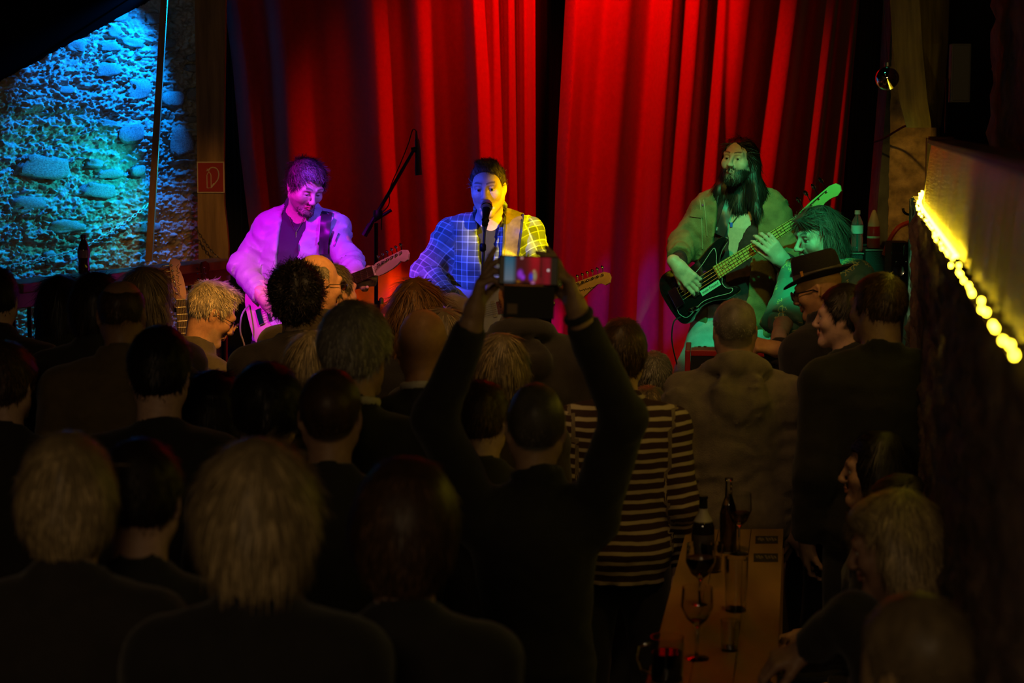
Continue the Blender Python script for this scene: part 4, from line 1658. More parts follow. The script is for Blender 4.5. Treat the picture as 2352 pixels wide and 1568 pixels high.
zb_, zt_ = 1.966, 2.178
V, F = [], []
for i in range(n + 1):
    t = Lp * (i / n) ** 1.35
    p = ledge_pt(t) - rn * .014
    rib = .007 * math.sin(t * 75) + .004 * math.sin(t * 33 + 1)
    for q, z in enumerate((zb_, zb_ + .08, zb_ + .16, zt_)):
        bow = -.02 * q / 3
        pp = p + rn * (rib * (1 - .2 * q) + bow)
        V.append((pp[0] - ro[0], pp[1] - ro[1], z - ro[2]))
for i in range(n):
    for q in range(3):
        F.append((i * 4 + q, (i + 1) * 4 + q, (i + 1) * 4 + q + 1, i * 4 + q + 1))
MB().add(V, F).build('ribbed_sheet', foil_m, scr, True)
pts = [Vector((*(ledge_pt(t) - rn * .06), zt_ + .008)) - Vector(ro) for t in np.linspace(0, Lp, 30)]
mbc = MB()
for i in range(29):
    a, b = pts[i], pts[i + 1]
    dvv = b - a
    mbc.box((a + b) / 2, (dvv.length * 1.02, .09, .014), dvv.to_track_quat('X', 'Z').to_matrix())
mbc.build('cap_board', capw_m, scr)
A = Vector((*(ledge_pt(0) - rn * .03), 0)) - Vector((ro[0], ro[1], 0))
MB().box((A.x - .005, A.y + .01, .085), (.03, .03, .225)).build('end_post', capw_m, scr)

ch = empty('light_chain', (RE[0], RE[1], 1.99), 'chain of small warm yellow lamps along the ledge of the right wall', 'light chain')
bulb_m = mat('bulb_yellow', (.9, .8, .2), .4, emit=(1.0, .72, .03), estr=30)
wire_pts = []
bme = MB().lathe([(.001, -.004), (.0026, -.003), (.0034, 0), (.0026, .003), (.001, .004)], n=8).build('bulb', bulb_m, ch, True)
t = .01
first = True
ts = []
while t < 5.6:
    ts.append(t)
    t += .028 if t < .7 else (.06 if t < 1.8 else .11)
rb_ = random.Random(3)
for t in ts:
    p = ledge_pt(t) + rn * .012
    z = 1.966 + rb_.uniform(-.006, .006)
    loc = Vector((p[0] + rb_.uniform(-.006, .006), p[1], z)) - Vector(ro)
    wire_pts.append(loc)
    if first:
        bme.location = loc
        first = False
    else:
        o = bme.copy()
        o.location = loc
        link(o, ch)
MB().tube([q + Vector((0, 0, -.006)) for q in wire_pts[::2]], .0025, 5).build('wire', iron, ch, True)
V, F = [], []
tt = np.linspace(0.0, 3.9, 60)
for t in tt:
    p = ledge_pt(t) + rn * .005
    for o_ in (-.004, .004):
        q_ = p + rn * o_
        V += [Vector((q_[0], q_[1], 1.974)) - Vector(ro), Vector((q_[0], q_[1], 1.979)) - Vector(ro)]
for i in range(len(tt) - 1):
    b = i * 4
    F += [(b + 1, b + 3, b + 7, b + 5), (b, b + 4, b + 6, b + 2), (b, b + 1, b + 5, b + 4), (b + 2, b + 6, b + 7, b + 3)]
MB().add(V, F).build('light_strip', mat('strip_yellow', (.9, .8, .2), .4, emit=(1.0, .74, .04), estr=20), ch)

# beam and fuse box on the upper right
beam_m = mat('beam_wood', (.26, .19, .06), .7, noise=.35, nscale=6, stretch=(6, 6, .6))
V = []
YB = 7.6
for py, xa, xm, xb in [(-60, 2040, 2108, 2182), (100, 2050, 2118, 2178), (230, 2066, 2130, 2168), (293, 2082, 2140, 2160)]:
    A, M_, B = at(xa, py, YB), at(xm, py, YB - .12), at(xb, py, YB + .05)
    V += [A, M_, B, (A + B) / 2 + Vector((.03, .2, 0))]
F = [(i * 4 + k, (i + 1) * 4 + k, (i + 1) * 4 + (k + 1) % 4, i * 4 + (k + 1) % 4) for i in range(3) for k in range(4)] + [(0, 1, 2, 3), (15, 14, 13, 12)]
bo = MB().add(V, F).build('wooden_brace', beam_m)
tag(bo, 'broad wooden brace lit yellow above the ribbed screen', 'beam')
fbx = at(2204, 168, 7.3)
fo = empty('fuse_box', fbx, 'flat grey box mounted high on the right wall beside the brace', 'box')
box_m = mat('grey_box', (.22, .21, .13), .6)
MB().box((0, 0, 0), (.072, .05, .215), None, .004).build('body', box_m, fo)
MB().box((0, -.027, 0), (.060, .006, .20), None, .002).build('lid', box_m, fo)
MB().tube([(-.045, 0, -.02), (-.045, 0, -.22)], .006, 6).build('conduit', iron, fo, True)

# little mirror ball ornament
bc = at(2038, 180, 7.3)
mo = empty('glass_ball', bc, 'shiny silver ball ornament hanging on a thread at right', 'ornament')
MB().lathe([(0.0438 * math.sin(math.pi * i / 20) + 1e-4, 0.0438 * math.cos(math.pi * i / 20)) for i in range(21)], n=32).build('ball', mat('mirror_ball', (.75, .74, .70), .06, metal=1.0), mo, True)
MB().lathe([(.012, .044), (.012, .058), (.004, .060)], n=12).build('cap', mat('dull_metal', (.3, .28, .22), .4, metal=1), mo, True)
MB().tube([(0, 0, .058), (-.02, .01, .30), (-.03, .02, .62), (-.05, .04, 2.0)], .0012, 5).build('thread', iron, mo, True)
# ------------------------------------------------------------------ audience
def cloth(name, col, rough=.85, noise=.15, bump=.25):
    return mat(name, col, rough, noise=noise, nscale=30, bump=bump, bscale=260, sheen=.15)


def hairm(name, col, rough=.45):
    m = mat('hair_' + name, col, rough, attr='Col', noise=.30, nscale=35, spec=.4, stretch=(1, 1, .4))
    m['tone'] = list(col)
    return m


H_DARK = hairm('dark', (.022, .015, .010))
H_BLACK = hairm('black', (.012, .009, .008))
H_BROWN = hairm('brown', (.075, .042, .020))
H_GREY = hairm('grey', (.30, .27, .22))
H_DKGREY = hairm('dark_grey', (.13, .115, .085))
H_WHITE = hairm('white', (.62, .55, .44))
H_BLOND = hairm('blond_grey', (.40, .30, .15))
H_AUBURN = hairm('auburn', (.26, .115, .030))
H_SANDY = hairm('sandy', (.26, .19, .10))
BLACK_C = cloth('black_cloth', (.012, .011, .011))
DARK_C = cloth('dark_cloth', (.022, .018, .015))
BROWN_C = cloth('brown_cloth', (.040, .028, .018))
OLIVE_C = cloth('olive_jacket_cloth', (.12, .085, .035))
GREY_C = cloth('grey_jacket_cloth', (.085, .075, .062))
HOODIE_C = cloth('hoodie_cloth', (.24, .19, .135), bump=.4)
NAVY_C = cloth('navy_cloth', (.012, .012, .018))
JEANS_D = cloth('dark_jeans', (.014, .016, .024))


def stripes_mat():
    m = bpy.data.materials.new('striped_knit')
    m.use_nodes = True
    nt = m.node_tree
    b = nt.nodes['Principled BSDF']
    b.inputs['Roughness'].default_value = .9
    a = nt.nodes.new('ShaderNodeAttribute')
    a.attribute_name = 'cloth'
    sx = nt.nodes.new('ShaderNodeSeparateXYZ')
    nt.links.new(a.outputs['Vector'], sx.inputs[0])
    no = nt.nodes.new('ShaderNodeTexNoise')
    no.inputs['Scale'].default_value = 14
    tc = nt.nodes.new('ShaderNodeTexCoord')
    nt.links.new(tc.outputs['Object'], no.inputs['Vector'])
    ad = nt.nodes.new('ShaderNodeMath')
    ad.operation = 'MULTIPLY_ADD'
    ad.inputs[1].default_value = .010
    nt.links.new(no.outputs['Fac'], ad.inputs[0])
    nt.links.new(sx.outputs['Y'], ad.inputs[2])
    mu = nt.nodes.new('ShaderNodeMath')
    mu.operation = 'MULTIPLY'
    mu.inputs[1].default_value = 1 / .0345
    nt.links.new(ad.outputs[0], mu.inputs[0])
    fr = nt.nodes.new('ShaderNodeMath')
    fr.operation = 'FRACT'
    nt.links.new(mu.outputs[0], fr.inputs[0])
    rp = nt.nodes.new('ShaderNodeValToRGB')
    rp.color_ramp.interpolation = 'LINEAR'
    e = rp.color_ramp.elements
    e[0].position, e[0].color = 0.0, (.030, .010, .010, 1)
    e[1].position, e[1].color = 1.0, (.030, .010, .010, 1)
    for pos, c in ((.56, (.030, .010, .010, 1)), (.64, (.42, .345, .24, 1)), (.92, (.42, .345, .24, 1))):
        q = e.new(pos)
        q.color = c
    nt.links.new(fr.outputs[0], rp.inputs[0])
    nt.links.new(rp.outputs[0], b.inputs['Base Color'])
    return m


STRIPES = stripes_mat()
# pixels per metre at each watcher: keeps neighbours clear of each other
SCALE = dict(w1=640, w2=600, w3=670, w4=720, w5=577, w6=550, w7=800, w9=740, w10=840, w11=900, w15=1200, w16=620, w19=800, w20=700, w21=590, w23=620, w28=680, w29=610, w30=640, w32=640, w33=690)
GROUP = 'audience watching the band'
PEOPLE = {}


def watcher(key, label, cx, ty, s, style, hm, top, skin=SKIN, yaw=0, hyaw=None, pitch=0, roll=0, collar='crew', th=None, hs=1.0, dens=1.0, seated=False, arms='down',
            face=None, scalp=None, sw=.168, g=1.0, name='jacket', margin=.018, hood=False, comb=None, bodyyaw=None, hairpad=None, colargs=None, headargs=None, J=None,
            trousers=None, fwd=.03, amp=.005, pre=None, hem=-.2, res=(.017, .0068), lenmul=1.0, topargs=None, nk=1.0, dx=0, seat=None):
    s0 = s
    s = SCALE.get(key, s)
    hs *= s0 / s
    Y = FPX / s
    hp = hairpad if hairpad is not None else {'bald': .0, 'crop': .006, 'balding': .004, 'bob': .022, 'curly': .030, 'wavy': .024, 'shag': .022, 'messy': .03}.get(style, .016)
    p = at(cx, ty, Y)
    hyaw = yaw if hyaw is None else hyaw
    if J is None:
        J = skel(p.x, p.y, p.z, yaw, hyaw, pitch, roll, hair=hp, hs=hs, sw=sw, fwd=fwd, seated=seated, arms=('lap' if seated and arms == 'down' else arms), seat=seat)
    J['nk'] = nk
    if pre:
        pre(J)
    face = (abs(((hyaw + 180) % 360) - 180) > 40) if face is None else face
    ca = dict(scalp=scalp)
    ca.update(colargs or {})
    ha = dict(face=face)
    ha.update(headargs or {})
    o = make_body(J, label, skin, res, GROUP, ha, ca, g=g)
    if style != 'bald':
        make_hair(J, style, hm, o, J['root'], seed=int(cx) % 97 + int(ty) % 13, th=th, dens=dens, comb=comb, lenmul=lenmul)
    ta = dict(margin=margin, collar=collar, hood=hood, g=g, seed=int(cx) % 31, amp=amp, hem=hem)
    ta.update(topargs or {})
    make_top(J, top, o, name, **ta)
    make_trousers(J, trousers or JEANS_D, o, seed=int(cx) % 17, res=.022)
    if face:
        add_eyes(J, o, J['root'])
    PEOPLE[key] = (o, J)
    return o, J


TAN = (.52, .33, .22)
RED = (.60, .33, .22)
watcher('w1', 'dark-haired person at the left picture edge in front of the stage railing', -6, 612, 560, 'short', H_DARK, BLACK_C, name='jacket')
watcher('w2', 'person with long black hair standing against the purple-lit railing', 139, 627, 560, 'long', H_BLACK, BLACK_C, hs=.95)
watcher('w3', 'person with a dark rounded bob directly under the bottle on the railing', 222, 622, 610, 'bob', H_DARK, DARK_C, hyaw=12, hs=.95, th=.020)
watcher('w4', 'balding man with brown crown in an olive jacket at left', 279, 641, 680, 'balding', H_BROWN, OLIVE_C, th=.003, collar='shirt', scalp=None, skin=(.30, .17, .09), g=1.05, sw=.180, margin=.024)
watcher('w5', 'person with long straight ash-blond hair left of the guitar stands', 338, 612, 590, 'long', H_SANDY, DARK_C, hyaw=28, hs=.97, th=.018)
watcher('w6', 'white-haired man with glasses and grey jacket bowing his head in amber light', 484, 646, 562, 'tuft', H_WHITE, GREY_C, yaw=48, hyaw=66, pitch=-30, collar='stand', skin=RED, face=True, fwd=.075,
        colargs=dict(stubble=.35, beard=(.5, .45, .38)), th=.013, g=1.03, comb=(0, .6, -.4))
glasses(PEOPLE['w6'][1], PEOPLE['w6'][0], PEOPLE['w6'][1]['root'])
watcher('w7', 'man with short dark hair and bare neck left of centre, black top', 366, 750, 830, 'short', H_BLACK, BLACK_C, th=.016, g=1.08, sw=.180, nk=1.1, margin=.022)
watcher('w8', 'brown-haired head cut by the left picture edge, lower of the two there', 14, 785, 740, 'short', H_BROWN, DARK_C, hyaw=10, th=.018)
watcher('w9', 'dark bob-haired person low between the bowed white-haired man and the camera', 490, 848, 790, 'bob', H_BLACK, BLACK_C, hs=.93)
watcher('w10', 'person with thick dark hair in the middle of the left-hand crowd', 612, 840, 880, 'short', H_BLACK, BLACK_C, th=.024, hyaw=-8, hs=.98)
watcher('w11', 'man with cropped brown hair and visible ears and neck in a black top', 758, 850, 880, 'crop', H_BROWN, BLACK_C, skin=(.34, .20, .12), scalp=(.035, .022, .014), g=1.04, th=.009)
watcher('w12', 'grey-blond short-haired head large at the lower left', 152, 975, 1230, 'bob', H_BLOND, DARK_C, hyaw=-6, th=.010, hs=.98, lenmul=.7)
watcher('w13', 'dark-haired head just right of the grey-blond one at lower left', 322, 1000, 1140, 'short', H_DARK, BLACK_C, th=.012, hs=.98)
watcher('w14', 'big head of blond-grey chin-length hair at the bottom left of centre', 592, 1010, 1320, 'bob', H_BLOND, BLACK_C, th=.026, hs=1.0)
watcher('w15', 'big dark brown rounded head of hair at the bottom centre', 930, 1040, 1320, 'bob', H_BROWN, BLACK_C, th=.014, hs=.97, lenmul=.6)
watcher('w16', 'man with dark curly hair in front of the guitarist in the pale jacket', 682, 604, 590, 'curly', H_DARK, BROWN_C, g=1.06, sw=.180)
watcher('w17', 'bald man with glasses in amber light below the guitar strap', 728, 583, 572, 'balding', H_GREY, DARK_C, th=.002, yaw=20, hyaw=48, pitch=-4, skin=RED, face=True, collar='shirt')
glasses(PEOPLE['w17'][1], PEOPLE['w17'][0], PEOPLE['w17'][1]['root'])
watcher('w18', 'grey-haired man with amber-lit ear just behind the bald man with glasses', 768, 600, 550, 'short', H_DKGREY, DARK_C, yaw=20, hyaw=42, skin=RED, hs=.95, th=.008, face=True)
watcher('w19', 'person with thick short grey hair and a white shirt collar left of centre', 818, 700, 860, 'short', H_GREY, BLACK_C, hyaw=22, th=.024, collar='shirt', skin=(.42, .25, .14))
watcher('w20', 'blond head peeping out left of the thick grey hair', 722, 752, 745, 'bob', H_BLOND, DARK_C, hs=.9, th=.014, hyaw=15)
watcher('w21', 'person with long wavy auburn hair in front of the singer', 957, 636, 610, 'wavy', H_AUBURN, DARK_C, hs=1.0, hyaw=15, th=.016)
watcher('w22', 'bald-headed man with a pale collar left of the raised phone', 971, 710, 735, 'bald', None, BLACK_C, skin=(.42, .21, .09), collar='crew', g=1.03, th=.004)
watcher('w23', 'ash-blond head half hidden behind the bald-headed man', 1020, 700, 655, 'bob', H_SANDY, DARK_C, hs=.93, th=.012, hyaw=10)
watcher('w24', 'person with grey-blond half-tied hair directly below the phone', 1152, 755, 700, 'bob', H_SANDY, BROWN_C, hs=.96, th=.012, lenmul=.9, collar='stand')
watcher('w25', 'short brown-haired person left of the phone holder, mostly hidden', 1108, 870, 790, 'short', H_BROWN, DARK_C, hs=.92, hyaw=20, seated=False)
watcher('w27', 'man in a dark hooded jacket whose head is behind the phone', 1200, 600, 645, 'bald', None, cloth('hood_jacket_cloth', (.035, .026, .020)), skin=(.46, .19, .07), hood=True, g=1.10, sw=.192, margin=.03)
watcher('w28', 'brown-haired person in a dark red and cream striped pullover', 1428, 735, 645, 'short', H_BROWN, STRIPES, th=.022, hs=1.0, name='pullover', g=1.04, sw=.180, amp=.004, margin=.02, hem=-.28)
watcher('w29', 'sandy short-haired head low beside the striped shoulder', 1490, 880, 640, 'short', H_SANDY, DARK_C, hs=.92, hyaw=10, th=.008)
watcher('w30', 'cropped-haired man in a beige grey hooded sweatshirt standing at the table', 1688, 685, 610, 'crop', H_GREY, HOODIE_C, skin=(.40, .24, .15), scalp=(.14, .11, .08), hood=True, name='hooded_sweatshirt', g=1.10, sw=.185, margin=.024, amp=.007, nk=1.15, hem=-.24, topargs=dict(fx=14, fz=46, fold=.011))
watcher('w31b', 'grey short-haired person seated low at the stage front beside the red keyboard', 1503, 801, 585, 'short', H_GREY, DARK_C, hs=.88, seated=True, th=.008)
watcher('w32', 'dark-haired woman in profile facing left behind the man in black', 1936, 652, 600, 'short', H_DARK, BLACK_C, yaw=-40, hyaw=-74, hs=.95, face=True, th=.018, skin=(.55, .34, .27))
watcher('w33', 'broad man with short brown hair in a black jacket at right', 2018, 622, 655, 'short', H_BROWN, BLACK_C, yaw=-12, hyaw=-38, face=True, th=.012, g=1.12, sw=.192, nk=1.2, skin=(.40, .24, .16), margin=.024)
watcher('w34', 'dark-haired seated woman in profile facing left at the right wall', 2012, 984, 740, 'bob', H_BLACK, BLACK_C, yaw=-70, hyaw=-78, seated=True, face=True, hs=.95, th=.016, skin=(.42, .24, .15))
watcher('w35', 'dark rounded head behind the blond seated woman at right', 2066, 1084, 790, 'short', H_DARK, BLACK_C, yaw=-72, hyaw=-60, seated=True, hs=1.0, th=.012)
o36, J36 = watcher('w36', 'blond-grey seated woman leaning to the table in a patterned sleeve', 2055, 1122, 985, 'shag', H_BLOND, DARK_C, yaw=-62, hyaw=-68, pitch=-12, seated=True, face=True, hs=.98, skin=(.34, .19, .12), arms='front',
                   pre=lambda J: J.update({'elL': P(1965, 1420, 4.45), 'wrL': P(1858, 1490, 4.55), 'hands': {'L': dict(W=P(1858, 1490, 4.55), d=V3(-.9, .1, -.35), n=V3(0, .3, -1), curl=(.5, .6, .7, .8))}}))
watcher('w37', 'thin-haired grey head large in the bottom right corner', 2100, 1368, 1400, 'crop', H_SANDY, DARK_C, scalp=(.34, .25, .12), yaw=-58, hyaw=-40, seated=True, skin=(.42, .28, .13), hs=1.05, th=.010, seat=.62)

for k_ in ('w19', 'w22'):
    o_, J_ = PEOPLE[k_]
    p0_, ax_, sd_, fw_, L_2 = torso_frame(J_)
    S_ = SDF(J_['neck'] - .13, J_['neck'] + .15, .006)
    S_.ring(J_['neck'] + ax_ * .048 + fw_ * .004, ax_ + fw_ * .25, .0665, .0055, k=.005, sq=2.4)
    V_, Q_ = S_.surface()
    obj('shirt_collar', mesh_np('shirt_collar', V_ - J_['root'], Q_), cloth('white_collar_cloth', (.50, .46, .40)), o_)
# ------------------------------------------------------------------ the band and its instruments
def basis(x, z, o):
    """matrix with local x along x, local z close to z"""
    x = Vector(x).normalized()
    z = Vector(z)
    z = (z - x * z.dot(x)).normalized()
    y = z.cross(x)
    M = Matrix(((x.x, y.x, z.x, o[0]), (x.y, y.y, z.y, o[1]), (x.z, y.z, z.z, o[2]), (0, 0, 0, 1)))
    return M


TELE = [(-.09, 0), (-.083, .09), (-.045, .148), (.025, .157), (.085, .127), (.135, .110), (.19, .118), (.245, .132), (.285, .105), (.285, .06), (.275, .034), (.275, -.034), (.232, -.046), (.236, -.080), (.272, -.108), (.272, -.135), (.23, -.142), (.17, -.120), (.12, -.110), (.06, -.130), (0, -.157), (-.05, -.143), (-.085, -.09)]
STRAT = [(-.09, .0), (-.083, .09), (-.04, .146), (.03, .155), (.09, .124), (.14, .108), (.20, .115), (.27, .130), (.335, .128), (.345, .105), (.30, .075), (.275, .040), (.270, -.034), (.25, -.060), (.262, -.090), (.298, -.112), (.285, -.140), (.22, -.142), (.16, -.120), (.10, -.112), (.05, -.132), (-.01, -.157), (-.06, -.140), (-.087, -.08)]
BASS = [(x * .80, y * .80) for x, y in [(-.095, .02), (-.088, .10), (-.045, .155), (.03, .160), (.10, .125), (.16, .112), (.24, .130), (.33, .155), (.41, .158), (.425, .130), (.36, .095), (.315, .050), (.305, -.036), (.285, -.065), (.30, -.100), (.345, -.125), (.335, -.158), (.26, -.160), (.18, -.128), (.10, -.118), (.03, -.140), (-.03, -.158), (-.075, -.12)]]


def guitar(label, M, kind, scale, body_m, neck_m, board_m, guard_m, head_m=None, nstr=6, frets=20, group=None, hsc=1.0):
    g = empty('bass_guitar' if kind == 'bass' else 'electric_guitar', (0, 0, 0), label, 'bass guitar' if kind == 'bass' else 'guitar', group)
    g.matrix_world = M
    chrome = mat('chrome', (.72, .72, .72), .14, metal=1.0)
    dark = mat('pickup_black', (.012, .012, .012), .35)
    out = {'tele': TELE, 'strat': STRAT, 'bass': BASS}[kind]
    ol = smooth_curve(out, 5)
    bx = -scale
    MB().prism([(x + bx, y) for x, y in ol], -.040, 0, None, .006).build('body', body_m, g, True)
    joint = bx + (.275 if kind != 'bass' else .305 * .8)
    # pickguard
    if kind == 'tele':
        pg = [(.03, -.045), (.05, .03), (.10, .035), (.18, .04), (.25, .055), (.268, .036), (.268, -.034), (.23, -.05), (.225, -.085), (.20, -.105), (.14, -.092), (.08, -.085)]
    elif kind == 'strat':
        pg = [(-.02, -.085), (.02, -.03), (.06, .03), (.12, .045), (.2, .05), (.29, .112), (.31, .10), (.275, .045), (.268, -.034), (.25, -.065), (.262, -.10), (.245, -.118), (.15, -.105), (.08, -.10), (.02, -.128), (-.02, -.12)]
    else:
        pg = [(-.045, -.060), (-.01, .035), (.05, .05), (.12, .055), (.22, .08), (.33, .125), (.345, .115), (.33, .075), (.312, .045), (.302, -.036), (.285, -.070), (.295, -.105), (.325, -.125), (.30, -.140), (.20, -.112), (.12, -.100), (.05, -.118), (-.01, -.128), (-.04, -.10)]
    if kind == 'bass':
        pg = [(x * .8, y * .8) for x, y in pg]
    pgo = [(x + bx, y) for x, y in smooth_curve(pg, 4)]
    MB().prism(pgo, 0.0002, .0028, None, .0006).build('pickguard', guard_m, g, True)
    if kind == 'bass':
        mb = MB()
        mb.tube([Vector((x, y, .0026)) for x, y in pgo + pgo[:1]], .0014, 5)
        mb.build('pickguard_edge', mat('guard_edge', (.55, .55, .5), .4), g, True)
    # neck, fingerboard, nut, frets
    w0, w1 = (.0215, .028) if kind != 'bass' else (.0205, .031)
    V, F = [], []
    for x, w in ((joint - .02, w1), (0, w0)):
        V += [(x, -w, .004), (x, w, .004), (x, w * .75, -.010), (x, 0, -.018), (x, -w * .75, -.010)]
    F = [(k, (k + 1) % 5, (k + 1) % 5 + 5, k + 5) for k in range(5)] + [(4, 3, 2, 1, 0), (5, 6, 7, 8, 9)]
    MB().add(V, F).build('neck', neck_m, g)
    fe = joint - .015
    V = []
    for x, w in ((fe, w1), (0, w0)):
        V += [(x, -w, .004), (x, w, .004), (x, w, .0095), (x, -w, .0095)]
    fbd = MB().add(V, [(0, 1, 2, 3), (7, 6, 5, 4), (0, 4, 5, 1), (1, 5, 6, 2), (2, 6, 7, 3), (3, 7, 4, 0)]).build('fingerboard', board_m, g)
    fw_m = mat('fret_wire', (.78, .76, .66), .22, metal=1.0)
    for i in range(1, frets + 1):
        x = -scale * (1 - 2 ** (-i / 12))
        if x < fe:
            break
        w = w0 + (w1 - w0) * (x / fe)
        MB().box((x, 0, .0100), (.0024, 2 * w, .0016)).build('fret', fw_m, fbd)
    for i in (3, 5, 7, 9, 12, 15, 17):
        x = -scale * (1 - .5 * (2 ** (-i / 12) + 2 ** (-(i - 1) / 12)))
        if x > fe:
            MB().lathe([(.0035, .0095), (.0035, .0099)], (x, 0, 0), 10).build('dot', dark, fbd)
    MB().box((.001, 0, .0085), (.004, 2 * w0, .008)).build('nut', mat('bone', (.7, .66, .5), .5), g)
    # headstock
    if kind == 'bass':
        hd = [(0, .0205), (.03, .030), (.10, .043), (.205, .056), (.235, .050), (.248, .030), (.240, .008), (.215, -.002), (.185, .004), (.15, .002), (.10, -.018), (.05, -.034), (.022, -.030), (0, -.0205)]
        tun = [(.045 + .045 * i, .036 + .0066 * i) for i in range(4)]
        tl, bl = .034, .015
    else:
        hd = [(0, .0215), (.02, .026), (.165, .040), (.186, .030), (.192, .010), (.182, -.012), (.160, -.018), (.142, -.006), (.120, -.006), (.075, -.028), (.030, -.052), (.015, -.050), (.004, -.030), (0, -.0215)]
        if kind == 'tele':
            hd = [(0, .0215), (.015, .028), (.03, .030), (.165, .038), (.185, .030), (.190, .012), (.178, -.010), (.160, -.014), (.140, -.004), (.125, -.012), (.09, -.022), (.04, -.028), (.012, -.028), (0, -.0215)]
        tun = [(.030 + .0255 * i, .029 + .0022 * i) for i in range(6)]
        tl, bl = .018, .0075
    hd = [(x * hsc, y * hsc) for x, y in hd]
    hk = MB().prism(hd, -.012, .002, None, .002).build('headstock', head_m or neck_m, g, True)
    for x, y in tun:
        x, y = x * hsc, y * hsc
        t_ = MB().tube([(x, y - .002, -.006), (x, y + tl, -.006)], .0022, 6)
        t_.lathe([(.001, -.0035), (bl * .75, -.0025), (bl, 0), (bl * .75, .0025), (.001, .0035)], (x, y + tl + bl * .6, -.006), 10, Matrix.Rotation(math.radians(75 if kind == 'bass' else 60), 3, 'Y'))
        t_.build('tuner', chrome, hk, True)
        MB().lathe([(.0055, .002), (.0055, .004), (.0032, .005), (.0032, .012), (.001, .0125)], (x, y - (.016 if kind == 'bass' else .012), 0), 10).build('string_post', chrome, hk, True)
    sp = .0165 if kind == 'bass' else .0104
    for i in range(nstr):
        o = i - (nstr - 1) / 2
        y0 = o * sp
        y1 = o * 2 * w0 * .82 / (nstr - 1)
        tx, ty = tun[nstr - 1 - i] if False else tun[i]
        MB().tube([(bx, y0, .013), (0, y1, .0125), (tx * hsc, ty * hsc - .012, .006)], .0011 if kind == 'bass' else .0006, 5).build('string', mat('steel_string', (.8, .78, .7), .2, metal=1), g, True)
    MB().box((bx - .012, 0, .006), (.045 if kind == 'bass' else .03, .085 if kind == 'bass' else .07, .010), None, .002).build('bridge', chrome, g)
    if kind == 'bass':
        for sy in (-1, 1):
            MB().box((bx + .10 + .012 * sy, .018 * sy, .006), (.026, .055, .012), None, .002).build('pickup', dark, g)
    else:
        for q in ((.05, .16, .24) if kind == 'strat' else (.04, .225)):
            MB().box((bx + q, 0, .005), (.022, .075, .008), None, .003).build('pickup', mat('pickup_cream', (.6, .56, .45), .4) if kind == 'strat' else chrome, g)
    for q in ((.02, -.105), (-.02, -.098)):
        MB().lathe([(.011, .001), (.012, .006), (.010, .016), (.008, .018)], (bx + (q[0] + .06) * (1 if kind != 'bass' else .7), q[1] * (1 if kind != 'bass' else .85), 0), 14).build('knob', chrome, g, True)
    return g


def adopt(o, g):
    """parents a world-space mesh to an object with a transform"""
    o.parent = g
    o.matrix_parent_inverse = g.matrix_world.inverted()
    return o


# ---- cloth materials of the band
def plaid_mat():
    m = bpy.data.materials.new('plaid_flannel')
    m.use_nodes = True
    nt = m.node_tree
    b = nt.nodes['Principled BSDF']
    b.inputs['Roughness'].default_value = .85
    a = nt.nodes.new('ShaderNodeAttribute')
    a.attribute_name = 'cloth'
    sx = nt.nodes.new('ShaderNodeSeparateXYZ')
    nt.links.new(a.outputs['Vector'], sx.inputs[0])

    def chan(out, off):
        mu = nt.nodes.new('ShaderNodeMath')
        mu.operation = 'MULTIPLY_ADD'
        mu.inputs[1].default_value = 1 / .088
        mu.inputs[2].default_value = off
        nt.links.new(out, mu.inputs[0])
        fr = nt.nodes.new('ShaderNodeMath')
        fr.operation = 'FRACT'
        nt.links.new(mu.outputs[0], fr.inputs[0])
        rp = nt.nodes.new('ShaderNodeValToRGB')
        e = rp.color_ramp.elements
        e[0].position, e[0].color = 0, (.16, .16, .16, 1)
        e[1].position, e[1].color = 1, (.16, .16, .16, 1)
        for p, v in ((.06, .16), (.08, .95), (.12, .95), (.14, .30), (.36, .30), (.38, .80), (.41, .80), (.43, .10), (.66, .10), (.68, .55), (.71, .55), (.73, .16)):
            q = e.new(p)
            q.color = (v, v, v, 1)
        nt.links.new(fr.outputs[0], rp.inputs[0])
        return rp.outputs[0]
    c1, c2 = chan(sx.outputs['X'], .1), chan(sx.outputs['Y'], .35)
    mx = nt.nodes.new('ShaderNodeMix')
    mx.data_type = 'RGBA'
    mx.inputs[0].default_value = .5
    nt.links.new(c1, mx.inputs[6])
    nt.links.new(c2, mx.inputs[7])
    m2 = nt.nodes.new('ShaderNodeMix')
    m2.data_type = 'RGBA'
    m2.blend_type = 'MULTIPLY'
    m2.inputs[0].default_value = 1
    m2.inputs[7].default_value = (.75, .95, .80, 1)
    nt.links.new(mx.outputs[2], m2.inputs[6])
    nt.links.new(m2.outputs[2], b.inputs['Base Color'])
    return m


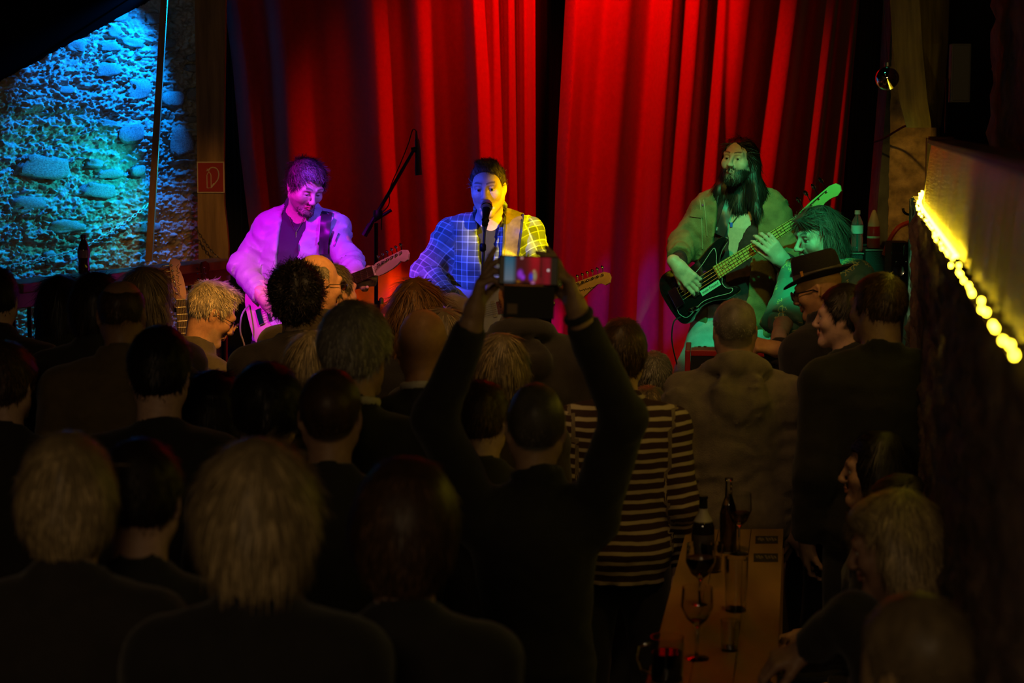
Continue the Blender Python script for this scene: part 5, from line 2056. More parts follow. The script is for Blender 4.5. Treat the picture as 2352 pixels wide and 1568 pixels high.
def floral_mat():
    m = bpy.data.materials.new('floral_print')
    m.use_nodes = True
    nt = m.node_tree
    b = nt.nodes['Principled BSDF']
    b.inputs['Roughness'].default_value = .55
    tc = nt.nodes.new('ShaderNodeTexCoord')
    no = nt.nodes.new('ShaderNodeTexNoise')
    no.inputs['Scale'].default_value = 9
    nt.links.new(tc.outputs['Object'], no.inputs['Vector'])
    wv = nt.nodes.new('ShaderNodeTexVoronoi')
    wv.feature = 'DISTANCE_TO_EDGE'
    wv.inputs['Scale'].default_value = 62
    nt.links.new(tc.outputs['Object'], wv.inputs['Vector'])
    lt = nt.nodes.new('ShaderNodeMath')
    lt.operation = 'LESS_THAN'
    lt.inputs[1].default_value = .09
    nt.links.new(wv.outputs['Distance'], lt.inputs[0])
    gt = nt.nodes.new('ShaderNodeMath')
    gt.operation = 'GREATER_THAN'
    gt.inputs[1].default_value = .53
    nt.links.new(no.outputs['Fac'], gt.inputs[0])
    mu = nt.nodes.new('ShaderNodeMath')
    mu.operation = 'MULTIPLY'
    nt.links.new(lt.outputs[0], mu.inputs[0])
    nt.links.new(gt.outputs[0], mu.inputs[1])
    mx = nt.nodes.new('ShaderNodeMix')
    mx.data_type = 'RGBA'
    mx.inputs[6].default_value = (.10, .28, .22, 1)
    mx.inputs[7].default_value = (.70, .72, .25, 1)
    nt.links.new(mu.outputs[0], mx.inputs[0])
    nt.links.new(mx.outputs[2], b.inputs['Base Color'])
    return m


PLAID, FLORAL = plaid_mat(), floral_mat()
PALE_C = mat('pale_leather', (.44, .40, .46), .45, noise=.06, nscale=20, bump=.15, bscale=90)
TEE_C = mat('charcoal_tee', (.035, .032, .040), .8)
TEE_B = mat('black_tee', (.018, .017, .016), .8)
DENIM_O = mat('olive_denim', (.21, .155, .060), .8, noise=.3, nscale=16, bump=.35, bscale=240)
SHIRT_D = mat('dark_red_shirt', (.05, .014, .016), .8, noise=.5, nscale=40)
JEANS_L = mat('light_jeans', (.42, .46, .50), .8, noise=.25, nscale=14, bump=.3, bscale=220)
JEANS_B = mat('black_jeans', (.014, .014, .016), .8)
strap_m = mat('strap_black', (.03, .03, .034), .38, noise=.15, nscale=40)
leather_m = mat('strap_leather', (.17, .12, .05), .36, noise=.2, nscale=50, bump=.06, bscale=160)
silver = mat('silver', (.75, .73, .7), .25, metal=1.0)


def musician(J, label, skin, style, hm, headargs, colargs, seed=1, th=None, comb=None, res=(.013, .0040), handres=.0036, lenmul=1.0, dens=1.4, g=1.0, look=(0, 0)):
    o = make_body(J, label, skin, res, 'musicians on the stage', headargs, colargs, handres=handres, g=g)
    make_hair(J, style, hm, o, J['root'], seed, th=th, dens=dens, comb=comb, lenmul=lenmul)
    add_eyes(J, o, J['root'], look)
    return o


def legs_from(J, floor=STAGE_Z, spread=.10, yaw=180, kneef=.04):
    r, f = frame_yaw(yaw)
    pz = J['pelvis'][2]
    for s, sg in (('R', 1), ('L', -1)):
        J['hip' + s] = J['pelvis'] + r * sg * .085 - V3(0, 0, .05)
        J['kn' + s] = V3(*(J['hip' + s] + r * sg * spread * .4 + f * kneef)[:2], floor + .5 * (pz - floor))
        J['an' + s] = V3(*(J['hip' + s] + r * sg * spread - f * .0)[:2], floor + .085)
        J['toe' + s] = J['an' + s] + f * .15 + r * sg * .03 - V3(0, 0, .05)
    J['floor'] = floor
    J['root'] = V3(*(.5 * (J['anR'] + J['anL']))[:2], floor)


def head_mesh_points(J, cond):
    """head-space vertices and outward directions of the body where cond holds"""
    V = J['bodyV']
    q = ((V - J['head']) @ J['R']) / J['hs']
    w = cond(q[:, 0], q[:, 1], q[:, 2]) & (np.abs(q) < .16).all(1)
    q = q[w]
    n = q - np.array([0, .0, -.03])
    n /= np.linalg.norm(n, axis=1)[:, None]
    return q, n


def beard_region(full):
    def cond(x, y, z):
        chin = (z < -.076) & (z > -.128) & (y > .015) & (np.abs(x) < .058)
        mous = (np.abs(z + .0495) < .0060) & (y > .082) & (np.abs(x) < .030)
        side = (z < -.045) & (z > -.10) & (np.abs(x) > .030) & (y > -.002) & (y < .080) & (z < -.030 - .25 * np.abs(y))
        return chin | mous | side if full else (mous | (chin & (y > .06)))
    return cond


# ================= guitarist in the pale jacket
J = {'head': P(701, 429, 8.66), 'R': head_rot(180 - 33, -27, 4), 'hs': .91, 'neck': P(690, 486, 8.77), 'k': 1.0, 'hands': {}}
J['shR'], J['shL'] = P(620, 527, 8.78), P(764, 528, 8.73)
J['elR'], J['wrR'] = P(556, 612, 8.74), P(606, 683, 8.55)
J['elL'], J['wrL'] = P(806, 606, 8.60), P(818, 645, 8.36)
J['pelvis'] = P(668, 790, 8.80)
J['hands'] = {'R': dict(W=P(606, 683, 8.55), d=V3(.55, -.15, -.62), n=V3(.35, .8, .1), curl=(.4, .5, .55, .6), thumb=(.5, .5)),
              'L': dict(W=P(818, 645, 8.36), d=V3(.90, -.28, .16), n=V3(-.05, -.75, .55), curl=(1.05, 1.1, 1.15, 1.2), thumb=(1.0, .5))}
legs_from(J)
GTR, JG = musician(J, 'guitarist with quiff and moustache in a pale biker jacket looking down at his guitar', (.62, .40, .30), 'messy', hairm('quiff', (.14, .085, .085)),
                   dict(face=True, lid=.0), dict(stubble=.55, brow=(.05, .03, .02)), seed=3, comb=(0, .25, .3), lenmul=1.0), J
q, n = head_mesh_points(J, beard_region(False))
strand_patch(J, q, n, hairm('moustache', (.035, .02, .016)), GTR, J['root'], .010, 500, .0010, 5, 'moustache', lambda p: np.stack([np.sign(p[:, 0]) * .6, .1 + 0 * p[:, 0], -.8 + 0 * p[:, 0]], 1))
tee = make_top(J, TEE_C, GTR, 'tee', ga=.75, margin=.004, short=True, collar='crew', amp=.003, seed=2, res=.011, hem=-.16)
jk = make_top(J, PALE_C, GTR, 'biker_jacket', ga=.88, margin=.016, hem=-.08, sleeve=.94, collar=None, amp=.011, seed=5, res=.0085, open_front=(.055, .045, -.2, .008), cuff=.043, fx=12, fz=26, fold=.009)
make_trousers(J, JEANS_B, GTR)
bv = bvh_of(jk)
drape('lapel', bv, quadpx([(624, 500), (664, 486), (660, 590), (632, 528)], 8.2), 6, 8, .012, .006, PALE_C, jk, J['root'])
drape('lapel', bv, quadpx([(715, 492), (744, 512), (716, 560), (704, 575)], 8.2), 5, 7, .012, .006, PALE_C, jk, J['root'])
drape('pocket_zip', bv, quadpx([(742, 543), (746, 545), (737, 576), (733, 574)], 8.2), 1, 6, .003, .003, silver, jk, J['root'])
drape('pocket_zip', bv, quadpx([(756, 548), (759, 550), (748, 580), (745, 578)], 8.2), 1, 6, .003, .003, silver, jk, J['root'])
drape('snap', bv, quadpx([(622, 513), (627, 513), (627, 518), (622, 518)], 8.2), 2, 2, .005, .005, silver, jk, J['root'])
bt = bvh_of(tee, GTR)
mbn = MB()
ch_pts = []
for px, py in [(664, 496), (668, 510), (674, 524), (680, 533), (687, 522), (694, 508), (698, 498)]:
    h = bt.ray_cast(at(px, py, 8.0), (at(px, py, 9.5) - at(px, py, 8.0)).normalized(), 2)
    if h[0]:
        ch_pts.append(h[0] - Vector((0, .006, 0)) - Vector(J['root']))
if len(ch_pts) > 2:
    mbn.tube(ch_pts, .0016, 5)
    c = ch_pts[len(ch_pts) // 2]
    mbn.tube([c, c + Vector((0, -.002, -.035))], .0026, 5)
    mbn.build('necklace', silver, GTR, True)
N_, T_ = at(861, 621, 8.24), at(562, 742, 8.62)
xg = (N_ - T_).normalized()
Mg = basis(xg, (0.05, -1, .25), N_)
cream = mat('guitar_cream', (.72, .66, .40), .25, coat=.5)
maple = mat('maple', (.62, .42, .17), .35, coat=.4, noise=.08, nscale=10)
rosew = mat('rosewood', (.06, .03, .02), .5)
G1 = guitar('cream electric guitar with pink-lit headstock played by the guitarist in the pale jacket', Mg, 'tele', .648, cream, maple, rosew, mat('guard_white', (.7, .7, .68), .35), mat('head_pale', (.70, .48, .40), .4))
bvj = bvh_of(jk, tee)
adopt(drape('strap', bvj, quadpx([(714, 496), (740, 500), (731, 600), (708, 600)], 8.2), 4, 14, .018, .003, strap_m, None, (0, 0, 0)), G1)
cb = smooth_curve([tuple(at(572, 700, 8.6)), tuple(at(556, 722, 8.5)), tuple(at(552, 760, 8.5)), tuple(at(562, 800, 8.5)), tuple(at(560, 880, 8.55))], 5, False)
adopt(MB().tube(cb, .004, 6).build('cable', mat('cable_purple', (.25, .2, .3), .5), None, True), G1)

# ================= singer in the plaid shirt
J = {'head': P(1121, 434, 8.80), 'R': head_rot(180 + 9, -3, -3), 'hs': .95, 'neck': P(1127, 503, 8.90), 'k': 1.05, 'hands': {}, 'nk': 1.08}
J['shR'], J['shL'] = P(1039, 544, 8.90), P(1206, 541, 8.86)
J['elR'], J['wrR'] = P(978, 628, 8.84), P(1040, 690, 8.66)
J['elL'], J['wrL'] = P(1256, 640, 8.78), P(1236, 690, 8.50)
J['pelvis'] = P(1128, 800, 8.94)
J['hands'] = {'R': dict(W=P(1040, 690, 8.66), d=V3(.8, -.1, -.32), n=V3(.2, .85, -.1), curl=(.4, .5, .6, .7), thumb=(.5, .5)),
              'L': dict(W=P(1236, 690, 8.50), d=V3(.55, -.3, .55), n=V3(.1, -.7, .5), curl=(.9, .95, 1.0, 1.05), thumb=(1.0, .4))}
legs_from(J)
SNG, JS = musician(J, 'singer with open mouth in a plaid shirt behind the microphone', (.62, .40, .29), 'tuft', hairm('singer', (.17, .12, .09)),
                   dict(face=True, mouth=1.0, lid=.55), dict(stubble=.18, brow=(.16, .09, .05), mouth=1.0), seed=9, comb=(.15, .15, .9), th=.009, lenmul=.8, look=(-6, 0)), J
tee2 = make_top(J, TEE_B, SNG, 'tee', ga=.75, margin=.004, short=True, collar='crew', amp=.003, seed=2, res=.011, hem=-.16)
pl = make_top(J, PLAID, SNG, 'plaid_shirt', ga=.95, margin=.018, hem=-.20, sleeve=.93, collar='shirt', amp=.011, seed=8, res=.0085, open_front=(.060, .0, .42, -.002), g=1.06, cuff=.040, fx=12, fz=24, fold=.009)
make_trousers(J, JEANS_B, SNG)
N_, T_ = at(1316, 664, 8.42), at(1000, 744, 8.78)
xs_ = (N_ - T_).normalized()
Ms = basis(xs_, (0.05, -1, .22), N_)
G2 = guitar('pale electric guitar with amber-lit maple headstock played by the singer', Ms, 'strat', .648, mat('guitar_pale', (.62, .55, .62), .25, coat=.5), maple, mat('board_copper', (.35, .14, .07), .4), mat('guard_white'), None)
bvs = bvh_of(pl, tee2)
adopt(drape('strap', bvs, quadpx([(1160, 489), (1205, 503), (1192, 612), (1153, 608)], 8.3), 6, 16, .020, .005, leather_m, None, (0, 0, 0)), G2)
for e in ((1160, 489, 1153, 608), (1203, 503, 1189, 612)):
    adopt(drape('strap_edge', bvs, quadpx([(e[0] - 2, e[1]), (e[0] + 3, e[1] + 1), (e[2] + 3, e[3]), (e[2] - 2, e[3])], 8.3), 2, 16, .022, .006, strap_m, None, (0, 0, 0)), G2)

# ================= bassist
J = {'head': P(1697, 370, 9.00), 'R': head_rot(180 + 30, 8, 3), 'hs': .88, 'neck': P(1714, 440, 9.10), 'k': 1.0, 'hands': {}}
J['shR'], J['shL'] = P(1626, 486, 9.12), P(1771, 486, 9.02)
J['elR'], J['wrR'] = P(1569, 563, 9.10), P(1556, 612, 8.92)
J['elL'], J['wrL'] = P(1822, 602, 8.92), P(1800, 600, 8.70)
J['pelvis'] = P(1680, 728, 9.10)
J['hands'] = {'R': dict(W=P(1556, 610, 8.92), d=V3(.60, -.12, -.66), n=V3(.25, .9, -.05), curl=(.30, .36, .45, .55), thumb=(.5, .3), sc=1.05),
              'L': dict(W=P(1800, 600, 8.70), d=V3(-.55, -.18, .62), n=V3(-.25, .9, .05), curl=((.25, .75, .5), (.25, .8, .5), (.3, .8, .5), (.35, .8, .5)), thumb=(.3, .2), spread=.12, sc=1.05)}
legs_from(J, spread=.16, yaw=195, kneef=.10)
J['knR'] = P(1592, 850, 8.92)
J['anR'] = V3(J['knR'][0] - .01, J['knR'][1] + .06, STAGE_Z + .085)
J['toeR'] = J['anR'] + V3(-.05, -.15, -.05)
J['root'] = V3(*(.5 * (J['anR'] + J['anL']))[:2], STAGE_Z)
BAS, JB = musician(J, 'bassist with long dark hair and beard in an open olive denim jacket', (.60, .42, .32), 'mane', hairm('mane', (.016, .011, .009)),
                   dict(face=True, lid=.25), dict(stubble=.8, brow=(.035, .022, .015), beard=(.03, .02, .015)), seed=12, th=.011), J
q, n = head_mesh_points(J, beard_region(True))
strand_patch(J, q, n, hairm('beard', (.016, .011, .009)), BAS, J['root'], .020, 2600, .0010, 5, 'beard', lambda p: np.stack([np.sign(p[:, 0]) * .15, .25 + 0 * p[:, 0], -1 + 0 * p[:, 0]], 1))
sh3 = make_top(J, SHIRT_D, BAS, 'shirt', ga=.85, margin=.006, sleeve=.95, amp=.005, seed=2, res=.011, hem=-.2, open_front=(.085, .0, .42, .0), cuff=.040)
jk3 = make_top(J, DENIM_O, BAS, 'denim_jacket', ga=.90, margin=.024, hem=-.16, sleeve=.62, collar='shirt', amp=.012, seed=15, res=.0085, open_front=(.105, .085, -.3, .0), g=1.05, fx=12, fz=22, cuff=.056, fold=.009)
make_trousers(J, JEANS_L, BAS, margin=.020, amp=.007, res=.012)
bv3 = bvh_of(jk3)
drape('pocket_flap', bv3, quadpx([(1612, 492), (1642, 494), (1640, 514), (1610, 511)], 8.5), 6, 4, .004, .004, DENIM_O, jk3, J['root'])
drape('pocket_flap', bv3, quadpx([(1736, 482), (1772, 478), (1774, 500), (1738, 506)], 8.5), 6, 4, .004, .004, DENIM_O, jk3, J['root'])
seam_m = mat('denim_seam', (.32, .27, .14), .8)
for e in ((1643, 470, 1650, 558), (1634, 470, 1640, 590)):
    drape('seam', bv3, quadpx([(e[0], e[1]), (e[0] + 2.2, e[1]), (e[2] + 2.2, e[3]), (e[2], e[3])], 8.5), 1, 14, .003, .003, seam_m, jk3, J['root'])
drape('button', bv3, quadpx([(1639, 480), (1643, 480), (1643, 484), (1639, 484)], 8.5), 2, 2, .005, .004, silver, jk3, J['root'])
bb = bvh_of(BAS, sh3)
for nm, pts_, rad, mm in (('cord', [(1669, 445), (1671, 470), (1674, 486), (1690, 472), (1699, 458)], .0013, strap_m), ('bead_necklace', [(1668, 478), (1670, 500), (1678, 514), (1690, 502), (1702, 484)], .0030, mat('beads', (.10, .06, .03), .4))):
    pp = []
    for px, py in smooth_curve(pts_, 4, False):
        h = bb.ray_cast(at(px, py, 8.2), (at(px, py, 9.8) - at(px, py, 8.2)).normalized(), 2)
        if h[0]:
            pp.append(h[0] - Vector((0, .004, 0)) - Vector(J['root']))
    if len(pp) > 2:
        MB().tube(pp, rad, 6).build(nm, mm, BAS, True)
h = bb.ray_cast(at(1679, 514, 8.2), (at(1679, 514, 9.8) - at(1679, 514, 8.2)).normalized(), 2)
if h[0]:
    MB().box(h[0] - Vector((0, .010, .004)) - Vector(J['root']), (.012, .008, .022), None, .002).build('pendant', mat('blue_stone', (.05, .12, .8), .2), BAS)
N_, T_ = at(1834, 506, 8.66), at(1527, 702, 9.02)
xb = (N_ - T_).normalized()
Mb = basis(xb, (-.06, -1, .30), N_)
blackg = mat('bass_black', (.008, .008, .009), .12, coat=.8)
sc_b = (N_ - T_).length - .085
maple_b = mat('maple_bass', (.58, .46, .12), .35, coat=.3)
G3 = guitar('black bass guitar with maple neck and lettered sticker played by the long-haired bassist', Mb, 'bass', sc_b, blackg, maple_b, maple_b, blackg, None, 4, 20)
MB().box((-sc_b - .002, 0, .022), (.048, .088, .003), None, .001).build('bridge_cover', mat('chrome'), G3)
st_m = mat('sticker', (.30, .75, .62), .5)
MB().box((-sc_b + .165, -.045, .0036), (.110, .026, .0010)).build('sticker', st_m, G3)


def text_mesh(body, size, m, parent, M, name='lettering', ext=.0004):
    cu = bpy.data.curves.new(name, 'FONT')
    cu.body = body
    cu.size = size
    cu.extrude = ext
    cu.align_x = 'CENTER'
    cu.align_y = 'CENTER'
    o = bpy.data.objects.new(name, cu)
    COL.objects.link(o)
    bpy.context.view_layer.update()
    me = bpy.data.meshes.new_from_object(o.evaluated_get(bpy.context.evaluated_depsgraph_get()))
    bpy.data.objects.remove(o)
    bpy.data.curves.remove(cu)
    me.materials.clear()
    me.materials.append(m)
    o2 = bpy.data.objects.new(name, me)
    link(o2, parent)
    o2.matrix_local = M
    return o2


text_mesh('mein Freund', .0185, mat('ink', (.01, .015, .012), .6), G3, Matrix.Translation((-sc_b + .165, -.045, .0046)))
bvb = bvh_of(jk3, sh3, BAS)
adopt(drape('strap', bvb, quadpx([(1712, 464), (1734, 470), (1702, 566), (1680, 556)], 8.3), 4, 12, .022, .004, strap_m, None, (0, 0, 0)), G3)
adopt(drape('strap_buckle', bvb, quadpx([(1713, 461), (1736, 467), (1734, 474), (1711, 468)], 8.3), 3, 2, .030, .004, silver, None, (0, 0, 0)), G3)
cb = smooth_curve([tuple(at(1563, 728, 8.95)), tuple(at(1548, 738, 8.9)), tuple(at(1543, 770, 8.9)), tuple(at(1546, 800, 8.9)), tuple(at(1556, 840, 8.9))], 5, False)
adopt(MB().tube(cb, .0035, 6).build('cable', mat('cable_black', (.02, .02, .02), .5), None, True), G3)

# ================= keyboard player
J = {'head': P(1880, 545, 8.30), 'R': head_rot(180 + 66, -10, 0), 'hs': .98, 'neck': P(1900, 612, 8.36), 'k': .98, 'hands': {}}
J['shR'], J['shL'] = P(1838, 640, 8.50), P(1958, 645, 8.22)
J['elR'], J['wrR'] = P(1800, 735, 8.34), P(1789, 778, 8.12)
J['elL'], J['wrL'] = P(1965, 770, 8.10), P(1900, 800, 7.98)
J['pelvis'] = V3(P(1915, 640, 8.42)[0], 8.44, 1.16)
J['hands'] = {'R': dict(W=P(1789, 778, 8.12), d=V3(-.05, -.30, -.45), n=V3(0, .5, -.8), curl=(.35, .4, .4, .45), sc=1.0)}
r_, f_ = frame_yaw(180 + 45)
for s, sg in (('R', 1), ('L', -1)):
    J['hip' + s] = J['pelvis'] + r_ * sg * .09 - V3(0, 0, .02)
    J['kn' + s] = J['hip' + s] + f_ * .28 + r_ * sg * .08 - V3(0, 0, .26)
    J['an' + s] = V3(*(J['kn' + s] - f_ * .06)[:2], STAGE_Z + .085)
    J['toe' + s] = J['an' + s] + f_ * .15 - V3(0, 0, .05)
J['floor'] = STAGE_Z
J['root'] = V3(*(.5 * (J['anR'] + J['anL']))[:2], STAGE_Z)
KEY, JK = musician(J, 'keyboard player with shaggy chin-length hair in a green patterned shirt', (.58, .40, .31), 'shag', hairm('shag', (.085, .070, .055)),
                   dict(face=True, lid=.5, nose=1.06), dict(stubble=.45, brow=(.06, .04, .03)), seed=21, th=.012), J
q, n = head_mesh_points(J, beard_region(False))
strand_patch(J, q, n, hairm('goatee', (.05, .04, .03)), KEY, J['root'], .011, 500, .0010, 6, 'beard', lambda p: np.stack([np.sign(p[:, 0]) * .4, .2 + 0 * p[:, 0], -.9 + 0 * p[:, 0]], 1))
ks = make_top(J, FLORAL, KEY, 'patterned_shirt', margin=.026, hem=-.2, short=True, amp=.009, seed=25, res=.010, open_front=(.06, .0, .5, 0), fx=15, fz=26, flare=.03, fold=.008)
S = SDF(J['elR'] - .25, J['shR'] + .25, .010)
S.cap(J['shR'], J['elR'] + (J['elR'] - J['shR']) * .12, .070, .092, k=.02, cut=.97)
S.wrinkle(.010, 18, 18, 3)
obj('sleeve', mesh_np('sleeve', S.surface()[0] - J['root'], S.surface()[1]), FLORAL, ks)
make_trousers(J, JEANS_B, KEY)
S = SDF(J['wrR'] - .08, J['wrR'] + .08, .004)
S.ring(J['wrR'] - nrm(J['wrR'] - J['elR']) * .022, J['wrR'] - J['elR'], .033, .0045, k=.004)
V_, Q_ = S.surface()
obj('bracelet', mesh_np('bracelet', V_ - J['root'], Q_), strap_m, KEY)
stl = empty('stool', (J['pelvis'][0], J['pelvis'][1], STAGE_Z), 'black round stool under the keyboard player', 'stool')
MB().lathe([(.15, .585), (.165, .60), (.165, .635), (.15, .65)], n=24).build('seat', strap_m, stl, True)
for i in range(4):
    a = math.pi / 4 + i * math.pi / 2
    MB().tube([(.09 * math.cos(a), .09 * math.sin(a), .59), (.19 * math.cos(a), .19 * math.sin(a), 0)], .012, 8).build('leg', iron, stl, True)

# red keyboard
kx0 = at(1573, 830, 8.02)
kb = empty('stage_keyboard', (kx0.x, 8.02, 1.16), 'red stage keyboard with black back panel standing before the keyboard player', 'keyboard')
kred = mat('keyboard_red', (.55, .025, .012), .35, coat=.3)
kblk = mat('keyboard_black', (.012, .010, .009), .45)
kL, kD, kH = .86, .30, .105
Rk = Matrix.Rotation(math.radians(-6), 4, 'Z')
kb.matrix_world = Matrix.Translation((kx0.x, 8.02, at(1573, 862, 8.02).z)) @ Rk
MB().box((.0115, kD / 2, kH / 2), (.023, kD, kH), None, .004).build('end_cheek', kred, kb)
MB().box((kL - .0115, kD / 2, kH / 2), (.023, kD, kH), None, .004).build('end_cheek', kred, kb)
MB().box((kL / 2, .055, kH - .012), (kL - .048, .11, .024), None, .003).build('top_panel', kred, kb)
MB().box((kL / 2, .012, kH * .40), (kL - .048, .02, kH * .72)).build('back_panel', kblk, kb)
MB().box((kL / 2, kD / 2, .012), (kL - .048, kD - .02, .02)).build('bottom', kblk, kb)
ivory = mat('ivory_keys', (.75, .73, .66), .3)
for i in range(34):
    x = .034 + i * .0235
    if x > kL - .04:
        break
    MB().box((x + .0115, .205, kH - .025), (.0222, .15, .018), None, .0015).build('white_key', ivory, kb)
    if i % 7 not in (2, 6):
        MB().box((x + .0235, .165, kH - .013), (.012, .09, .016), None, .0015).build('black_key', kblk, kb)
text_mesh('nord', .052, mat('logo_grey', (.85, .80, .70), .5), kb, Matrix.Translation((.115, .0005, .040)) @ Matrix.Rotation(math.pi / 2, 4, 'X'), 'logo')
for x in (.15, kL - .15):
    MB().tube([(x, .03, .0), (x + .25 * (1 if x < .4 else -1), .15, STAGE_Z - kb.matrix_world.translation.z)], .014, 8).build('stand_leg', iron, kb, True)

# ---- microphones
def mic_head(mb_, M):
    pass


m1 = at(1119, 470, 8.60)
ms = empty('microphone_stand', (m1.x - .004, 8.62, STAGE_Z), 'straight microphone stand with silver-headed vocal microphone before the singer', 'microphone stand')
loc0 = Vector((m1.x - .004, 8.62, STAGE_Z))
base = at(1106, 760, 8.62)
clip = at(1113, 512, 8.62)
MB().tube([at(1113, 530, 8.62) - loc0, at(1108, 640, 8.62) - loc0], .0065, 10).build('upper_tube', mat('stand_steel', (.10, .10, .09), .3, metal=.8), ms, True)
MB().tube([at(1108, 632, 8.62) - loc0, at(1104, 760, 8.62) - loc0, Vector((-.03, 0, .03))], .012, 10).build('lower_tube', mat('stand_black', (.02, .02, .02), .35, metal=.4), ms, True)
MB().lathe([(.14, 0), (.14, .012), (.03, .03), (.015, .06)], (-.03, 0, 0), 24).build('base', iron, ms, True)
MB().lathe([(.010, -.018), (.015, -.012), (.015, .012), (.010, .018)], at(1109, 568, 8.62) - loc0, 12).build('clutch', iron, ms, True)
ca, cbp = at(1113, 512, 8.62), at(1118, 484, 8.60)
MB().tube([at(1113, 530, 8.60) - loc0, at(1114, 515, 8.525) - loc0, at(1115, 505, 8.54) - loc0], [.008, .014, .018], 10).build('clip', iron, ms, True)
mcb = at(1113.5, 519, 8.52)
dm = (at(1119, 463, 8.63) - mcb)
Rm = dm.to_track_quat('Z', 'Y').to_matrix()
hdl = MB().lathe([(.009, 0), (.011, .01), (.0165, .075), (.019, .10), (.020, .104)], mcb - loc0, 16, Rm).build('handle', mat('mic_black', (.02, .02, .022), .35), ms, True)
MB().lathe([(.0195, .101), (.0235, .106), (.0255, .113), (.0255, .118), (.025, .125), (.0225, .139), (.016, .149), (.006, .153), (.001, .1535)], mcb - loc0, 18, Rm).build('grille', mat('mic_grille', (.62, .60, .58), .45, metal=.8, bump=.8, bscale=600), ms, True)
MB().lathe([(.0258, .112), (.0268, .113), (.0268, .118), (.0258, .119)], mcb - loc0, 18, Rm).build('grille_band', mat('chrome'), ms, True)

b0 = Vector((at(864, 700, 9.35).x, 9.35, STAGE_Z))
bs_ = empty('boom_stand', b0, 'black boom stand holding a hanging microphone between guitarist and singer', 'microphone stand')
L_ = lambda px, py: at(px, py, 9.35) - b0
MB().tube([L_(864, 512), L_(864, 760), Vector((0, 0, .05))], .0095, 8).build('pole', iron, bs_, True)
MB().tube([L_(866, 690), Vector((0, 0, .06))], .014, 8).build('lower_pole', iron, bs_, True)
MB().tube([L_(837, 539), L_(872, 480), L_(950, 345)], [.012, .009, .0075], 8).build('boom', iron, bs_, True)
MB().tube([L_(836, 541), L_(851, 515)], .015, 8).build('counterweight', iron, bs_, True)
MB().tube([L_(860, 507), L_(899, 482)], .008, 8).build('lever', iron, bs_, True)
MB().lathe([(.02, -.02), (.024, 0), (.02, .02)], L_(868, 492), 12).build('joint', iron, bs_, True)
MB().tube([L_(877, 492), L_(876, 528)], .0025, 6).build('hanging_weight', iron, bs_, True)
MB().tube([L_(956, 300), L_(957, 318), L_(958, 322), L_(960, 345), L_(961, 394), L_(962, 402)], [.004, .007, .011, .013, .0165, .0165], 12).build('microphone', mat('mic_dark', (.022, .018, .022), .6), bs_, True)
MB().tube([L_(945, 345), L_(957, 343)], .014, 10).build('clip', iron, bs_, True)
cab = smooth_curve([tuple(L_(956, 301)), tuple(L_(948, 298)), tuple(L_(938, 330)), tuple(L_(920, 375)), tuple(L_(896, 432)), tuple(L_(893, 470)), tuple(L_(872, 492))], 5, False)
MB().tube(cab, .0028, 6).build('cable', iron, bs_, True)
for i in range(3):
    a = i * 2.094 + .5
    MB().tube([(0, 0, .25), (.28 * math.cos(a), .28 * math.sin(a), .012)], .008, 6).build('leg', iron, bs_, True)

# cymbal on its stand
c0 = at(876, 702, 9.85)
cy = empty('cymbal', (c0.x, 9.85, STAGE_Z), 'cymbal on a stand below the boom stand, tinted violet', 'cymbal')
zc = c0.z - STAGE_Z
MB().lathe([(.002, .012), (.02, .010), (.028, .002), (.15, -.012), (.151, -.014), (.02, -.004)], (0, 0, zc), 32, Matrix.Rotation(.10, 3, 'X')).build('plate', mat('cymbal_brass', (.6, .45, .2), .3, metal=1), cy, True)
MB().lathe([(.008, .0), (.012, .01), (.012, .03), (.004, .036)], (0, 0, zc + .006), 10).build('wing_nut', iron, cy, True)
MB().tube([(0, 0, zc), (0, 0, .25)], .008, 8).build('pole', iron, cy, True)
for i in range(3):
    a = i * 2.094
    MB().tube([(0, 0, .26), (.24 * math.cos(a), .24 * math.sin(a), .01)], .008, 6).build('leg', iron, cy, True)

# two guitars on stands at the left of the stage
def stand_guitar(label, top, dirv, rolln, kind, bodym, headm, slabel):
    x = Vector(dirv).normalized()
    nut = top - x * .19
    M = basis(x, rolln, nut)
    g = guitar(label, M, kind, .60, bodym, mat('neck_dark', (.20, .09, .04), .4), rosew, strap_m, headm)
    s0 = Vector((nut.x, nut.y + .12, STAGE_Z))
    s = empty('guitar_stand', s0, slabel, 'stand')
    yk = nut - x * .02 - s0
    MB().tube([yk + Vector((0, .05, -.02)), Vector((0, .10, .25)), Vector((0, .12, .02))], .011, 8).build('upright', iron, s, True)
    MB().tube([yk + Vector((-.045, .0, .0)), yk + Vector((-.04, .05, -.03)), yk + Vector((.04, .05, -.03)), yk + Vector((.045, .0, .0))], .011, 8).build('yoke', strap_m, s, True)
    for sx in (-1, 1):
        MB().tube([(0, .10, .25), (sx * .17, -.10, .01)], .010, 8).build('leg', iron, s, True)
    return g


hd_pink = mat('head_pink', (.62, .36, .26), .5)
g4 = stand_guitar('guitar with a pale lettered headstock on a stand beside the railing', at(407, 592, 8.72), (-.10, .22, 1), (.35, -1, .12), 'tele', cream, hd_pink, 'black guitar stand nearest the railing')
def squiggle(g, x0, x1, y, amp, m):
    # illegible signature-like mark
    pts_ = [(x0 + (x1 - x0) * i / 26, y + amp * math.sin(i * 1.9) * (.5 + .5 * math.cos(i * .7)), .0032) for i in range(27)]
    MB().tube(pts_, .0011, 5).build('signature_mark', m, g, True)


squiggle(g4, .02, .16, .004, .012, mat('ink'))
squiggle(G2, .03, .11, -.014, .006, mat('ink'))
g5 = stand_guitar('guitar with a dark reddish headstock on a stand in front of the wooden post', at(475, 600, 9.05), (-.10, .2, 1), (.9, -.6, .1), 'strat', rosew, mat('head_red', (.16, .03, .015), .35), 'black guitar stand before the wooden post')
